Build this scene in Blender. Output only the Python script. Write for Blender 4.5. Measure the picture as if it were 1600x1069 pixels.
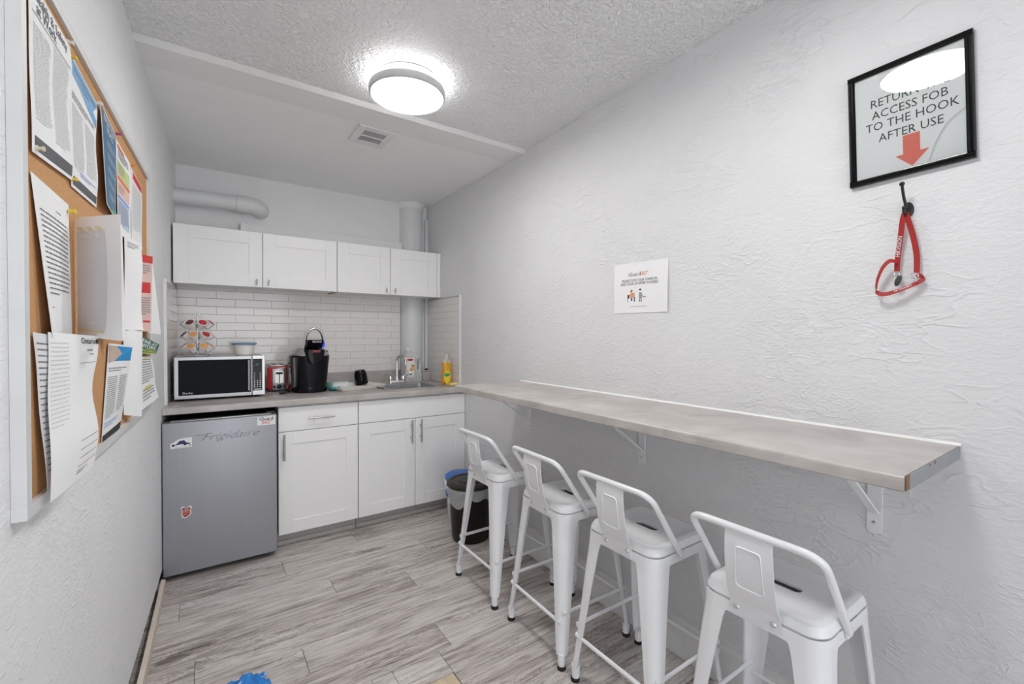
import bpy, bmesh, math, random
from mathutils import Vector, Matrix
random.seed(7)
PI = math.pi
SC = bpy.context.scene
COL = SC.collection
for o in list(bpy.data.objects):
    bpy.data.objects.remove(o)

# ------------------------------------------------------------------ camera, world, exposure
CAM_H = 1.31
FPX = 697.32
cam_d = bpy.data.cameras.new('camera')
cam_d.sensor_fit = 'HORIZONTAL'
cam_d.sensor_width = 36.0
cam_d.lens = FPX * 36.0 / 1600.0
cam_d.clip_start = 0.02
cam = bpy.data.objects.new('camera', cam_d)
COL.objects.link(cam)
_r = Vector((0.82129092, -0.57049338, 0.00430442))
_u = Vector((0.00517819, 0.01499873, 0.9998741))
_f = Vector((0.57048612, 0.82116523, -0.01527244))
cam.matrix_world = Matrix(((_r.x, _u.x, -_f.x, 0), (_r.y, _u.y, -_f.y, 0), (_r.z, _u.z, -_f.z, CAM_H), (0, 0, 0, 1)))
SC.camera = cam

world = bpy.data.worlds.new('world')
SC.world = world
world.use_nodes = True
world.node_tree.nodes['Background'].inputs[0].default_value = (0.93, 0.96, 1.0, 1)
world.node_tree.nodes['Background'].inputs[1].default_value = 1.5
SC.cycles.diffuse_bounces = 6
SC.cycles.max_bounces = 9

SC.view_settings.view_transform = 'Standard'
SC.view_settings.look = 'None'
SC.view_settings.gamma = 1.0
SC.view_settings.use_curve_mapping = False
SC.view_settings.exposure = 1.18
LAMP_DISC = 20.0      # emission of the ceiling lamps' diffusers
LAMP_BAND = 5.5       # emission of their glowing side bands

# ------------------------------------------------------------------ materials
MATS = {}

def srgb(r, g, b):
    f = lambda c: ((c / 255 + 0.055) / 1.055) ** 2.4 if c > 10 else c / 255 / 12.92
    return (f(r), f(g), f(b))

def M(name, col, rough=0.5, metal=0.0, noise=0.05, nscale=14.0, bump=0.0, bscale=60.0, coat=0.0, emis=None, spec=0.5, alpha=1.0, rough_noise=0.0):
    """plain procedural material: base colour with a slight noise variation, optional fine relief"""
    if name in MATS:
        return MATS[name]
    m = bpy.data.materials.new(name)
    m.use_nodes = True
    nt = m.node_tree
    b = nt.nodes['Principled BSDF']
    geo = nt.nodes.new('ShaderNodeTexCoord')
    nz = nt.nodes.new('ShaderNodeTexNoise')
    nz.inputs['Scale'].default_value = nscale
    nz.inputs['Detail'].default_value = 4
    nt.links.new(geo.outputs['Object'], nz.inputs['Vector'])
    mx = nt.nodes.new('ShaderNodeMix')
    mx.data_type = 'RGBA'
    c = col
    mx.inputs[6].default_value = (c[0] * (1 - noise), c[1] * (1 - noise), c[2] * (1 - noise), 1)
    mx.inputs[7].default_value = (min(1, c[0] * (1 + noise)), min(1, c[1] * (1 + noise)), min(1, c[2] * (1 + noise)), 1)
    nt.links.new(nz.outputs['Fac'], mx.inputs[0])
    nt.links.new(mx.outputs[2], b.inputs['Base Color'])
    b.inputs['Roughness'].default_value = rough
    b.inputs['Metallic'].default_value = metal
    b.inputs['Coat Weight'].default_value = coat
    b.inputs['Coat Roughness'].default_value = 0.05
    b.inputs['Specular IOR Level'].default_value = spec
    b.inputs['Alpha'].default_value = alpha
    if bump > 0:
        n2 = nt.nodes.new('ShaderNodeTexNoise')
        n2.inputs['Scale'].default_value = bscale
        n2.inputs['Detail'].default_value = 5
        nt.links.new(geo.outputs['Object'], n2.inputs['Vector'])
        bp = nt.nodes.new('ShaderNodeBump')
        bp.inputs['Strength'].default_value = bump
        bp.inputs['Distance'].default_value = 0.003
        nt.links.new(n2.outputs['Fac'], bp.inputs['Height'])
        nt.links.new(bp.outputs[0], b.inputs['Normal'])
    if emis:
        b.inputs['Emission Color'].default_value = (emis[0], emis[1], emis[2], 1)
        b.inputs['Emission Strength'].default_value = emis[3]
    MATS[name] = m
    return m

def node_mat(name):
    m = bpy.data.materials.new(name)
    m.use_nodes = True
    MATS[name] = m
    nt = m.node_tree
    return m, nt, nt.nodes['Principled BSDF']

def N(nt, typ, **kw):
    n = nt.nodes.new(typ)
    for k, v in kw.items():
        setattr(n, k, v)
    return n

def plaster(name, col, amp, dist, scale=1.0, strokes=True):
    """hand-trowelled (strokes) or stippled plaster: fine relief only"""
    m, nt, b = node_mat(name)
    L = nt.links.new
    g = N(nt, 'ShaderNodeNewGeometry')
    def noise(sc, det, dis, vec=None, rough=0.55):
        n = N(nt, 'ShaderNodeTexNoise'); n.inputs['Scale'].default_value = sc * scale; n.inputs['Detail'].default_value = det; n.inputs['Distortion'].default_value = dis; n.inputs['Roughness'].default_value = rough
        L(vec if vec is not None else g.outputs['Position'], n.inputs['Vector']); return n.outputs['Fac']
    def math_(op, a, c):
        n = N(nt, 'ShaderNodeMath', operation=op)
        for k, v in enumerate((a, c)):
            if isinstance(v, (int, float)): n.inputs[k].default_value = v
            else: L(v, n.inputs[k])
        return n.outputs[0]
    def rng(v, a, c, d=0.0, e=1.0):
        n = N(nt, 'ShaderNodeMapRange'); n.inputs[1].default_value = a; n.inputs[2].default_value = c; n.inputs[3].default_value = d; n.inputs[4].default_value = e
        L(v, n.inputs[0]); return n.outputs[0]
    base = noise(6, 3, 0.8)
    if strokes:
        mp = N(nt, 'ShaderNodeMapping'); mp.inputs['Scale'].default_value = (1, 0.62, 1.35); mp.inputs['Rotation'].default_value = (0.35, 0, 0); L(g.outputs['Position'], mp.inputs['Vector'])
        v = mp.outputs[0]
        e1_ = math_('ABSOLUTE', math_('SUBTRACT', noise(13, 2, 0.7, v), 0.5), 0)
        ridge = rng(e1_, 0.0, 0.055, 1.0, 0.0)
        e2_ = math_('ABSOLUTE', math_('SUBTRACT', noise(27, 2, 0.9, v), 0.5), 0)
        ridge2 = rng(e2_, 0.0, 0.06, 1.0, 0.0)
        mask = rng(noise(5, 1, 0.5), 0.46, 0.64)
        mask2 = rng(noise(3.2, 1, 0.3), 0.40, 0.66, 0.15, 1.0)
        h = math_('ADD', math_('MULTIPLY', base, 0.8), math_('MULTIPLY', math_('MULTIPLY', ridge, mask), 0.27))
        h = math_('ADD', h, math_('MULTIPLY', math_('MULTIPLY', ridge2, mask2), 0.19))
        h = math_('ADD', h, math_('MULTIPLY', noise(70, 2, 0.4, v), 0.30))
    else:
        h = math_('ADD', math_('MULTIPLY', base, 0.25), math_('MULTIPLY', rng(noise(62, 3, 0.6), 0.42, 0.66), 0.8))
    bp = N(nt, 'ShaderNodeBump'); bp.inputs['Strength'].default_value = amp; bp.inputs['Distance'].default_value = dist
    L(h, bp.inputs['Height']); L(bp.outputs[0], b.inputs['Normal'])
    cr = N(nt, 'ShaderNodeMix', data_type='RGBA')
    cr.inputs[6].default_value = (col[0] * .96, col[1] * .96, col[2] * .965, 1); cr.inputs[7].default_value = (min(1, col[0] * 1.03), min(1, col[1] * 1.03), min(1, col[2] * 1.03), 1)
    L(base, cr.inputs[0]); L(cr.outputs[2], b.inputs['Base Color'])
    b.inputs['Roughness'].default_value = 0.55
    b.inputs['Specular IOR Level'].default_value = 0.35
    return m

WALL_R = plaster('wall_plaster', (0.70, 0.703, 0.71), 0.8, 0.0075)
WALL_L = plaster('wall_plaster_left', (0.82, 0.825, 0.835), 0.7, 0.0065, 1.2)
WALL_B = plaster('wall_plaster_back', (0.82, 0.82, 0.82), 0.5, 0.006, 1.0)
CEIL_S = plaster('ceiling_stipple', (0.86, 0.86, 0.86), 1.0, 0.006, 1.0, False)
CEIL_P = plaster('ceiling_smooth', (0.88, 0.88, 0.875), 0.08, 0.004, 0.5)

def plank_mat():
    m, nt, b = node_mat('vinyl_plank')
    L = nt.links.new
    g = N(nt, 'ShaderNodeNewGeometry'); oi = N(nt, 'ShaderNodeObjectInfo')
    off = N(nt, 'ShaderNodeVectorMath', operation='MULTIPLY_ADD')
    cmb = N(nt, 'ShaderNodeCombineXYZ'); L(oi.outputs['Random'], cmb.inputs[0]); L(oi.outputs['Random'], cmb.inputs[1]); L(oi.outputs['Random'], cmb.inputs[2])
    L(cmb.outputs[0], off.inputs[0]); off.inputs[1].default_value = (37, 11, 53); L(g.outputs['Position'], off.inputs[2])
    mp = N(nt, 'ShaderNodeMapping'); mp.inputs['Scale'].default_value = (2.2, 26, 1); L(off.outputs[0], mp.inputs['Vector'])
    n1 = N(nt, 'ShaderNodeTexNoise'); n1.inputs['Scale'].default_value = 1.5; n1.inputs['Detail'].default_value = 8; n1.inputs['Roughness'].default_value = 0.66; n1.inputs['Distortion'].default_value = 0.9
    L(mp.outputs[0], n1.inputs['Vector'])
    mp2 = N(nt, 'ShaderNodeMapping'); mp2.inputs['Scale'].default_value = (3.0, 10, 1); L(off.outputs[0], mp2.inputs['Vector'])
    n2 = N(nt, 'ShaderNodeTexNoise'); n2.inputs['Scale'].default_value = 1.3; n2.inputs['Detail'].default_value = 3; n2.inputs['Distortion'].default_value = 1.6
    L(mp2.outputs[0], n2.inputs['Vector'])
    # cathedral grain: rings of a warped noise, strongest where a broad mask allows
    wv = N(nt, 'ShaderNodeMath', operation='MULTIPLY'); wv.inputs[1].default_value = 85.0; L(n2.outputs['Fac'], wv.inputs[0])
    sn = N(nt, 'ShaderNodeMath', operation='SINE'); L(wv.outputs[0], sn.inputs[0])
    mp3 = N(nt, 'ShaderNodeMapping'); mp3.inputs['Scale'].default_value = (7, 170, 1); L(off.outputs[0], mp3.inputs['Vector'])
    n3 = N(nt, 'ShaderNodeTexNoise'); n3.inputs['Scale'].default_value = 1.0; n3.inputs['Detail'].default_value = 3
    L(mp3.outputs[0], n3.inputs['Vector'])
    mp4 = N(nt, 'ShaderNodeMapping'); mp4.inputs['Scale'].default_value = (2.4, 7, 1); L(off.outputs[0], mp4.inputs['Vector'])
    n4 = N(nt, 'ShaderNodeTexNoise'); n4.inputs['Scale'].default_value = 1.0; n4.inputs['Detail'].default_value = 2; L(mp4.outputs[0], n4.inputs['Vector'])
    kn = N(nt, 'ShaderNodeMapRange'); kn.inputs[1].default_value = 0.66; kn.inputs[2].default_value = 0.78; kn.inputs[4].default_value = 0.30; L(n4.outputs['Fac'], kn.inputs[0])
    gm = N(nt, 'ShaderNodeMapRange'); gm.inputs[1].default_value = 0.45; gm.inputs[2].default_value = 0.66; gm.inputs[3].default_value = 0.012; gm.inputs[4].default_value = 0.085; L(n4.outputs['Fac'], gm.inputs[0])
    s1 = N(nt, 'ShaderNodeMath', operation='MULTIPLY_ADD'); L(sn.outputs[0], s1.inputs[0]); L(gm.outputs[0], s1.inputs[1]); L(n1.outputs['Fac'], s1.inputs[2])
    s2 = N(nt, 'ShaderNodeMath', operation='MULTIPLY_ADD'); s2.inputs[1].default_value = 0.33; L(n3.outputs['Fac'], s2.inputs[0]); L(s1.outputs[0], s2.inputs[2])
    s2b = N(nt, 'ShaderNodeMath', operation='SUBTRACT'); L(s2.outputs[0], s2b.inputs[0]); L(kn.outputs[0], s2b.inputs[1])
    s3 = N(nt, 'ShaderNodeMath', operation='MULTIPLY_ADD'); s3.inputs[1].default_value = 0.11; L(oi.outputs['Random'], s3.inputs[0]); L(s2b.outputs[0], s3.inputs[2])
    cr = N(nt, 'ShaderNodeValToRGB')
    e = cr.color_ramp.elements
    e[0].position = 0.44; e[0].color = (0.145, 0.120, 0.105, 1)
    e[1].position = 0.97; e[1].color = (0.74, 0.70, 0.67, 1)
    k = e.new(0.61); k.color = (0.345, 0.305, 0.280, 1)
    k = e.new(0.75); k.color = (0.56, 0.520, 0.490, 1)
    L(s3.outputs[0], cr.inputs[0]); L(cr.outputs[0], b.inputs['Base Color'])
    b.inputs['Roughness'].default_value = 0.42
    bp = N(nt, 'ShaderNodeBump'); bp.inputs['Strength'].default_value = 0.18; bp.inputs['Distance'].default_value = 0.001
    L(s2.outputs[0], bp.inputs['Height']); L(bp.outputs[0], b.inputs['Normal'])
    return m
PLANK = plank_mat()

def laminate_mat():
    m, nt, b = node_mat('stone_laminate')
    L = nt.links.new
    g = N(nt, 'ShaderNodeNewGeometry')
    n1 = N(nt, 'ShaderNodeTexNoise'); n1.inputs['Scale'].default_value = 6; n1.inputs['Detail'].default_value = 6; n1.inputs['Distortion'].default_value = 0.6; L(g.outputs['Position'], n1.inputs['Vector'])
    mp = N(nt, 'ShaderNodeMapping'); mp.inputs['Scale'].default_value = (140, 12, 140); L(g.outputs['Position'], mp.inputs['Vector'])
    n2 = N(nt, 'ShaderNodeTexNoise'); n2.inputs['Scale'].default_value = 1.0; n2.inputs['Detail'].default_value = 3; L(mp.outputs[0], n2.inputs['Vector'])
    s = N(nt, 'ShaderNodeMath', operation='MULTIPLY_ADD'); s.inputs[1].default_value = 0.35; L(n2.outputs['Fac'], s.inputs[0]); L(n1.outputs['Fac'], s.inputs[2])
    cr = N(nt, 'ShaderNodeValToRGB'); e = cr.color_ramp.elements
    e[0].position = 0.40; e[0].color = (0.34, 0.31, 0.29, 1); e[1].position = 0.95; e[1].color = (0.56, 0.53, 0.505, 1)
    L(s.outputs[0], cr.inputs[0]); L(cr.outputs[0], b.inputs['Base Color'])
    b.inputs['Roughness'].default_value = 0.33
    return m
LAMINATE = laminate_mat()

def brushed_mat(name, col, rough, metal, sx, sy, sz):
    m, nt, b = node_mat(name)
    L = nt.links.new
    g = N(nt, 'ShaderNodeTexCoord')
    mp = N(nt, 'ShaderNodeMapping'); mp.inputs['Scale'].default_value = (sx, sy, sz); L(g.outputs['Object'], mp.inputs['Vector'])
    n = N(nt, 'ShaderNodeTexNoise'); n.inputs['Scale'].default_value = 1; n.inputs['Detail'].default_value = 4; L(mp.outputs[0], n.inputs['Vector'])
    mx = N(nt, 'ShaderNodeMix', data_type='RGBA'); mx.inputs[6].default_value = (*[c * .93 for c in col], 1); mx.inputs[7].default_value = (*[c * 1.07 for c in col], 1)
    L(n.outputs['Fac'], mx.inputs[0]); L(mx.outputs[2], b.inputs['Base Color'])
    b.inputs['Roughness'].default_value = rough; b.inputs['Metallic'].default_value = metal
    return m
FRIDGE_STEEL = brushed_mat('fridge_door_grey', (0.36, 0.37, 0.40), 0.38, 0.3, 160, 160, 3)
STEEL = brushed_mat('brushed_steel', (0.40, 0.40, 0.41), 0.33, 0.85, 4, 4, 180)
NICKEL = brushed_mat('brushed_nickel', (0.47, 0.45, 0.43), 0.3, 0.9, 60, 60, 8)

def see_through(name, col, opacity, rough=0.25, gloss=0.5):
    m = bpy.data.materials.new(name); m.use_nodes = True; MATS[name] = m
    nt = m.node_tree; L = nt.links.new
    b = nt.nodes['Principled BSDF']; out = nt.nodes['Material Output']
    b.inputs['Base Color'].default_value = (*col, 1); b.inputs['Roughness'].default_value = rough; b.inputs['Specular IOR Level'].default_value = gloss
    t = N(nt, 'ShaderNodeBsdfTransparent'); mx = N(nt, 'ShaderNodeMixShader')
    nz = N(nt, 'ShaderNodeTexNoise'); nz.inputs['Scale'].default_value = 18; nz.inputs['Detail'].default_value = 3
    r = N(nt, 'ShaderNodeMapRange'); r.inputs[3].default_value = max(0, opacity - 0.1); r.inputs[4].default_value = min(1, opacity + 0.1)
    L(nz.outputs['Fac'], r.inputs[0]); L(r.outputs[0], mx.inputs[0]); L(t.outputs[0], mx.inputs[1]); L(b.outputs[0], mx.inputs[2]); L(mx.outputs[0], out.inputs[0])
    return m

def clear_glass(name, tint=(1, 1, 1), ior=1.45, rough=0.01, base=0.0):
    m = bpy.data.materials.new(name); m.use_nodes = True; MATS[name] = m
    nt = m.node_tree; L = nt.links.new
    out = nt.nodes['Material Output']; nt.nodes.remove(nt.nodes['Principled BSDF'])
    t = N(nt, 'ShaderNodeBsdfTransparent'); t.inputs[0].default_value = (*tint, 1)
    g = N(nt, 'ShaderNodeBsdfGlossy'); g.inputs['Roughness'].default_value = rough
    f = N(nt, 'ShaderNodeFresnel'); f.inputs[0].default_value = ior
    mx = N(nt, 'ShaderNodeMixShader')
    a = N(nt, 'ShaderNodeMath', operation='ADD'); a.inputs[1].default_value = base; L(f.outputs[0], a.inputs[0])
    L(a.outputs[0], mx.inputs[0]); L(t.outputs[0], mx.inputs[1]); L(g.outputs[0], mx.inputs[2]); L(mx.outputs[0], out.inputs[0])
    return m

WHITE_CAB = M('cabinet_white', (0.88, 0.88, 0.875), 0.38, noise=0.015)
WHITE_METAL = M('white_powder_coat', (0.80, 0.81, 0.83), 0.22, noise=0.02, nscale=6, coat=0.3)
WHITE_TRIM = M('white_trim_paint', (0.77, 0.77, 0.77), 0.4, noise=0.04, bump=0.08, bscale=40)
PIPE_PAINT = M('pipe_paint', (0.70, 0.71, 0.715), 0.38, noise=0.03, bump=0.05, bscale=18)
CHROME = M('chrome', (0.78, 0.78, 0.79), 0.09, 1.0, noise=0.02)
BLACK_GLOSS = M('black_gloss', (0.007, 0.007, 0.009), 0.12, noise=0.1, spec=0.16)
WINDOW = M('oven_window', (0.006, 0.007, 0.011), 0.07, noise=0.1, spec=0.03)
BLACK_MATTE = M('black_matte', (0.018, 0.017, 0.017), 0.55, noise=0.15)
BLACK_RUBBER = M('black_rubber', (0.012, 0.012, 0.012), 0.8, noise=0.2)
PAPER = M('white_paper', (0.82, 0.82, 0.825), 0.75, noise=0.02, nscale=9)
PAPER_B = M('paper_shade', (0.72, 0.72, 0.74), 0.75, noise=0.03, nscale=9)
INK = M('black_ink', (0.03, 0.03, 0.03), 0.7)
INK_GREY = M('grey_ink', (0.30, 0.30, 0.31), 0.7)
INK_LIGHT = M('light_grey_ink', (0.58, 0.58, 0.59), 0.7)
RED = M('red_ink', (0.62, 0.03, 0.03), 0.6)
TILE = M('glazed_tile', (0.78, 0.755, 0.735), 0.14, noise=0.04, nscale=3, coat=0.3, bump=0.03, bscale=9)
GROUT = M('grout', (0.46, 0.44, 0.42), 0.85, noise=0.05)

# ------------------------------------------------------------------ mesh helpers
def nb():
    return bmesh.new()

def box(bm, x0, x1, y0, y1, z0, z1, bev=0.0, seg=2):
    mat = Matrix.Translation(((x0 + x1) / 2, (y0 + y1) / 2, (z0 + z1) / 2)) @ Matrix.Diagonal((abs(x1 - x0), abs(y1 - y0), abs(z1 - z0), 1))
    r = bmesh.ops.create_cube(bm, size=1.0, matrix=mat)
    if bev > 0:
        ed = {e for v in r['verts'] for e in v.link_edges}
        bmesh.ops.bevel(bm, geom=list(ed), offset=bev, segments=seg, affect='EDGES', profile=0.5)
    return bm

def rbox(x0, x1, y0, y1, z0, z1, bev=0.0, seg=2):
    return box(nb(), x0, x1, y0, y1, z0, z1, bev, seg)

def ring_faces(bm, rings, closed=True, cap0=True, cap1=True):
    vr = [[bm.verts.new(p) for p in r] for r in rings]
    n = len(vr[0])
    for a, b in zip(vr, vr[1:]):
        for i in range(n if closed else n - 1):
            j = (i + 1) % n
            bm.faces.new((a[i], a[j], b[j], b[i]))
    if cap0: bm.faces.new(list(reversed(vr[0])))
    if cap1: bm.faces.new(vr[-1])
    return vr

def loft(bm, rings, cap0=True, cap1=True):
    ring_faces(bm, rings, True, cap0, cap1)
    return bm

def lathe(bm, prof, n=28, c=(0, 0, 0), sx=1.0, sy=1.0, cap0=True, cap1=True, wob=None):
    rings = []
    for k, (r, z) in enumerate(prof):
        ring = []
        for i in range(n):
            a = 2 * PI * i / n
            rr = r * (1 + (wob(a, k) if wob else 0))
            ring.append((c[0] + rr * math.cos(a) * sx, c[1] + rr * math.sin(a) * sy, c[2] + z))
        rings.append(ring)
    ring_faces(bm, rings, True, cap0, cap1)
    return bm

def frames(pts, closed=False):
    pts = [Vector(p) for p in pts]
    n = len(pts); T = []
    for i in range(n):
        if closed: t = pts[(i + 1) % n] - pts[i - 1]
        else: t = pts[min(i + 1, n - 1)] - pts[max(i - 1, 0)]
        T.append(t.normalized())
    up = Vector((0, 0, 1)) if abs(T[0].z) < 0.9 else Vector((1, 0, 0))
    nrm = (up - T[0] * up.dot(T[0])).normalized()
    out = []
    for i in range(n):
        nrm = (nrm - T[i] * nrm.dot(T[i])).normalized()
        out.append((pts[i], T[i], nrm, T[i].cross(nrm)))
    return out

def tube(bm, pts, r, n=10, closed=False, flat=1.0):
    rs = r if isinstance(r, (list, tuple)) else [r] * len(pts)
    rings = []
    for (p, t, a, b), rr in zip(frames(pts, closed), rs):
        rings.append([p + a * (rr * math.cos(2 * PI * i / n)) + b * (rr * flat * math.sin(2 * PI * i / n)) for i in range(n)])
    if closed:
        rings.append(rings[0])
        ring_faces(bm, rings, True, False, False)
        bmesh.ops.remove_doubles(bm, verts=bm.verts, dist=1e-6)
    else:
        ring_faces(bm, rings)
    return bm

def cyl(bm, p0, p1, r, n=16, r1=None):
    return tube(bm, [p0, p1], [r, r if r1 is None else r1], n)

def fillet(pts, r, n=6):
    pts = [Vector(p) for p in pts]
    out = [pts[0]]
    for i in range(1, len(pts) - 1):
        p = pts[i]; a = (pts[i - 1] - p); b = (pts[i + 1] - p)
        d = min(r, a.length * 0.48, b.length * 0.48)
        p0 = p + a.normalized() * d; p1 = p + b.normalized() * d
        for k in range(n + 1):
            t = k / n
            out.append(p0 * (1 - t) ** 2 + p * 2 * t * (1 - t) + p1 * t ** 2)
    out.append(pts[-1])
    return out

def smooth_path(pts, n=6):
    pts = [Vector(p) for p in pts]; out = []
    P = [pts[0] * 2 - pts[1]] + pts + [pts[-1] * 2 - pts[-2]]
    for i in range(1, len(P) - 2):
        for k in range(n):
            t = k / n
            out.append(0.5 * ((2 * P[i]) + (P[i + 1] - P[i - 1]) * t + (2 * P[i - 1] - 5 * P[i] + 4 * P[i + 1] - P[i + 2]) * t * t + (3 * P[i] - P[i - 1] - 3 * P[i + 1] + P[i + 2]) * t ** 3))
    out.append(pts[-1])
    return out

def prism(bm, poly, fn, d0, d1):
    """poly: 2D points; fn(a, b, d) -> 3D"""
    loft(bm, [[fn(a, b, d0) for a, b in poly], [fn(a, b, d1) for a, b in poly]])
    return bm

def rsq(hx, hy, r, seg=6, cx=0.0, cy=0.0):
    pts = []
    for qx, qy, a0 in ((1, 1, 0), (-1, 1, 90), (-1, -1, 180), (1, -1, 270)):
        for k in range(seg + 1):
            a = math.radians(a0 + 90 * k / seg)
            pts.append((cx + qx * (hx - r) + r * math.cos(a), cy + qy * (hy - r) + r * math.sin(a)))
    return pts

def sphere(bm, c, r, n=12, sz=1.0, sx=1.0, sy=1.0):
    prof = [(r * math.sin(PI * k / 8), -r * sz * math.cos(PI * k / 8)) for k in range(1, 8)]
    return lathe(bm, prof, n, c, sx, sy)

def ribbon(bm, pts, wdir, w, th=0.0012):
    rings = []
    for i, (p, t, a, b) in enumerate(frames(pts)):
        wd = Vector(wdir[i] if isinstance(wdir, list) else wdir)
        wd = (wd - t * wd.dot(t)).normalized()
        nn = t.cross(wd).normalized()
        rings.append([p + wd * w / 2 + nn * th / 2, p - wd * w / 2 + nn * th / 2, p - wd * w / 2 - nn * th / 2, p + wd * w / 2 - nn * th / 2])
    ring_faces(bm, rings)
    return bm

def text_geo(s, size=1.0, shear=0.0, spacing=1.0, xs=1.0, bold=0.0, align='CENTER'):
    cu = bpy.data.curves.new('t', 'FONT')
    cu.body = s; cu.size = size; cu.shear = shear; cu.space_character = spacing
    cu.align_x = align; cu.align_y = 'CENTER'; cu.resolution_u = 2; cu.offset = bold
    ob = bpy.data.objects.new('t', cu)
    me = bpy.data.meshes.new_from_object(ob)
    vs = [(v.co.x * xs, v.co.y) for v in me.vertices]
    fs = [tuple(p.vertices) for p in me.polygons]
    bpy.data.objects.remove(ob); bpy.data.curves.remove(cu); bpy.data.meshes.remove(me)
    return vs, fs

def put_text(bm, s, fn, cx, cy, size, **kw):
    vs, fs = text_geo(s, size, **kw)
    bv = [bm.verts.new(fn(cx + a, cy + b)) for a, b in vs]
    for f in fs:
        try: bm.faces.new([bv[i] for i in f])
        except ValueError: pass
    return bm

# ------------------------------------------------------------------ objects
WM = {}
FR = {}

def tag(o, label=None, cat=None, group=None, kind=None):
    if label: o['label'] = label
    if cat: o['category'] = cat
    if group: o['group'] = group
    if kind: o['kind'] = kind
    return o

def thing(name, label, cat, loc=(0, 0, 0), rotz=0.0, group=None):
    o = bpy.data.objects.new(name, None)
    o.empty_display_size = 0.05
    COL.objects.link(o)
    o.location = loc; o.rotation_euler = (0, 0, rotz)
    w = Matrix.Translation(loc) @ Matrix.Rotation(rotz, 4, 'Z')
    WM[o.name] = w; FR[o.name] = w
    return tag(o, label, cat, group)

def obj(name, bm, mat, parent=None, smooth=None, local=False, label=None):
    """link a bmesh as ONE mesh object; coordinates are world, or the root thing's own when local"""
    if local and parent is not None:
        bm.transform(FR[parent.name])
    bmesh.ops.recalc_face_normals(bm, faces=bm.faces)
    xs = [v.co for v in bm.verts]
    lo = Vector((min(v.x for v in xs), min(v.y for v in xs), min(v.z for v in xs)))
    hi = Vector((max(v.x for v in xs), max(v.y for v in xs), max(v.z for v in xs)))
    c = (lo + hi) / 2
    if parent is None: c.z = lo.z
    rot = FR[parent.name].to_3x3().to_4x4() if parent is not None else Matrix.Identity(4)
    w = Matrix.Translation(c) @ rot
    bm.transform(w.inverted())
    me = bpy.data.meshes.new(name)
    bm.to_mesh(me); bm.free()
    me.materials.append(mat)
    if smooth is not None:
        for p in me.polygons: p.use_smooth = True
        me.set_sharp_from_angle(angle=math.radians(smooth))
    o = bpy.data.objects.new(name, me)
    COL.objects.link(o)
    if parent is not None:
        o.parent = parent
        o.matrix_basis = WM[parent.name].inverted() @ w
        FR[o.name] = FR[parent.name]
    else:
        o.matrix_basis = w
        FR[o.name] = Matrix.Identity(4)
    WM[o.name] = w
    if label: o['label'] = label
    if name in ('small_print', 'typed_lines', 'link_print', 'margin_print'): o['kind'] = 'stuff'
    return o

def struct(name, bm, mat, label=None, smooth=None):
    o = obj(name, bm, mat, None, smooth)
    o['kind'] = 'structure'
    if label: o['label'] = label
    return o

def copy_tree(src, parent=None):
    c = src.copy(); COL.objects.link(c)
    if parent is not None: c.parent = parent
    for ch in list(src.children):
        copy_tree(ch, c)
    return c

# ------------------------------------------------------------------ room shell
R = 1.652; D = 3.726; LA = 0.0468; LW0 = 0.1407
def lx(y): return -LW0 + LA * (y - D)
_n = Vector((1, -LA, 0)).normalized()
def LW(y, z, o=0.0):
    """point on the left wall at distance y along the room, height z, o metres off the wall"""
    return Vector((lx(y), y, z)) + _n * o
YB = -2.4
ZL = 2.442
def ceil_z(y): return 2.449 + 0.030 * (2.25 - y)

def slab(poly, z0, z1):
    return prism(nb(), poly, lambda a, b, d: (a, b, d), z0, z1)

floor = struct('floor', slab([(lx(YB) - 0.12, YB), (R, YB), (R, D), (lx(D) - 0.12, D)], -0.10, -0.009), M('subfloor', (0.06, 0.05, 0.04), 0.9, noise=0.3, nscale=30), 'grey wood-look plank floor of the small kitchen')
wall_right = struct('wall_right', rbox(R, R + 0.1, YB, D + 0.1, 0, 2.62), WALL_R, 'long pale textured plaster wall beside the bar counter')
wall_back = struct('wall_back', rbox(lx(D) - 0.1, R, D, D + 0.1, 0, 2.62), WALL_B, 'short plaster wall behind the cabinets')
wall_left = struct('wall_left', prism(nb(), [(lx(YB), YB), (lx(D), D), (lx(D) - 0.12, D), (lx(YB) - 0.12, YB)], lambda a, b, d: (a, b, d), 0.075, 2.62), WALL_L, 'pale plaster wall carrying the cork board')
struct('wall_left_footing', prism(nb(), [(lx(YB) - 0.022, YB), (lx(D) - 0.022, D), (lx(D) - 0.12, D), (lx(YB) - 0.12, YB)], lambda a, b, d: (a, b, d), -0.01, 0.075), M('gap_shade_timber', (0.09, 0.065, 0.045), 0.9, noise=0.4, nscale=25), 'dark gap under the broken edge of the left wall')  # recessed base, coloured dark brown to give the gap its shade
bm = nb()      # wall behind the viewer, with an assumed doorway opening added to let in fill light
box(bm, 1.35, R, YB - 0.1, YB, 0, 2.62); box(bm, lx(YB) - 0.12, 1.35, YB - 0.1, YB, 2.15, 2.62)
struct('wall_rear', bm, WALL_B, 'wall behind the viewer with an assumed doorway added for fill light')
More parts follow.
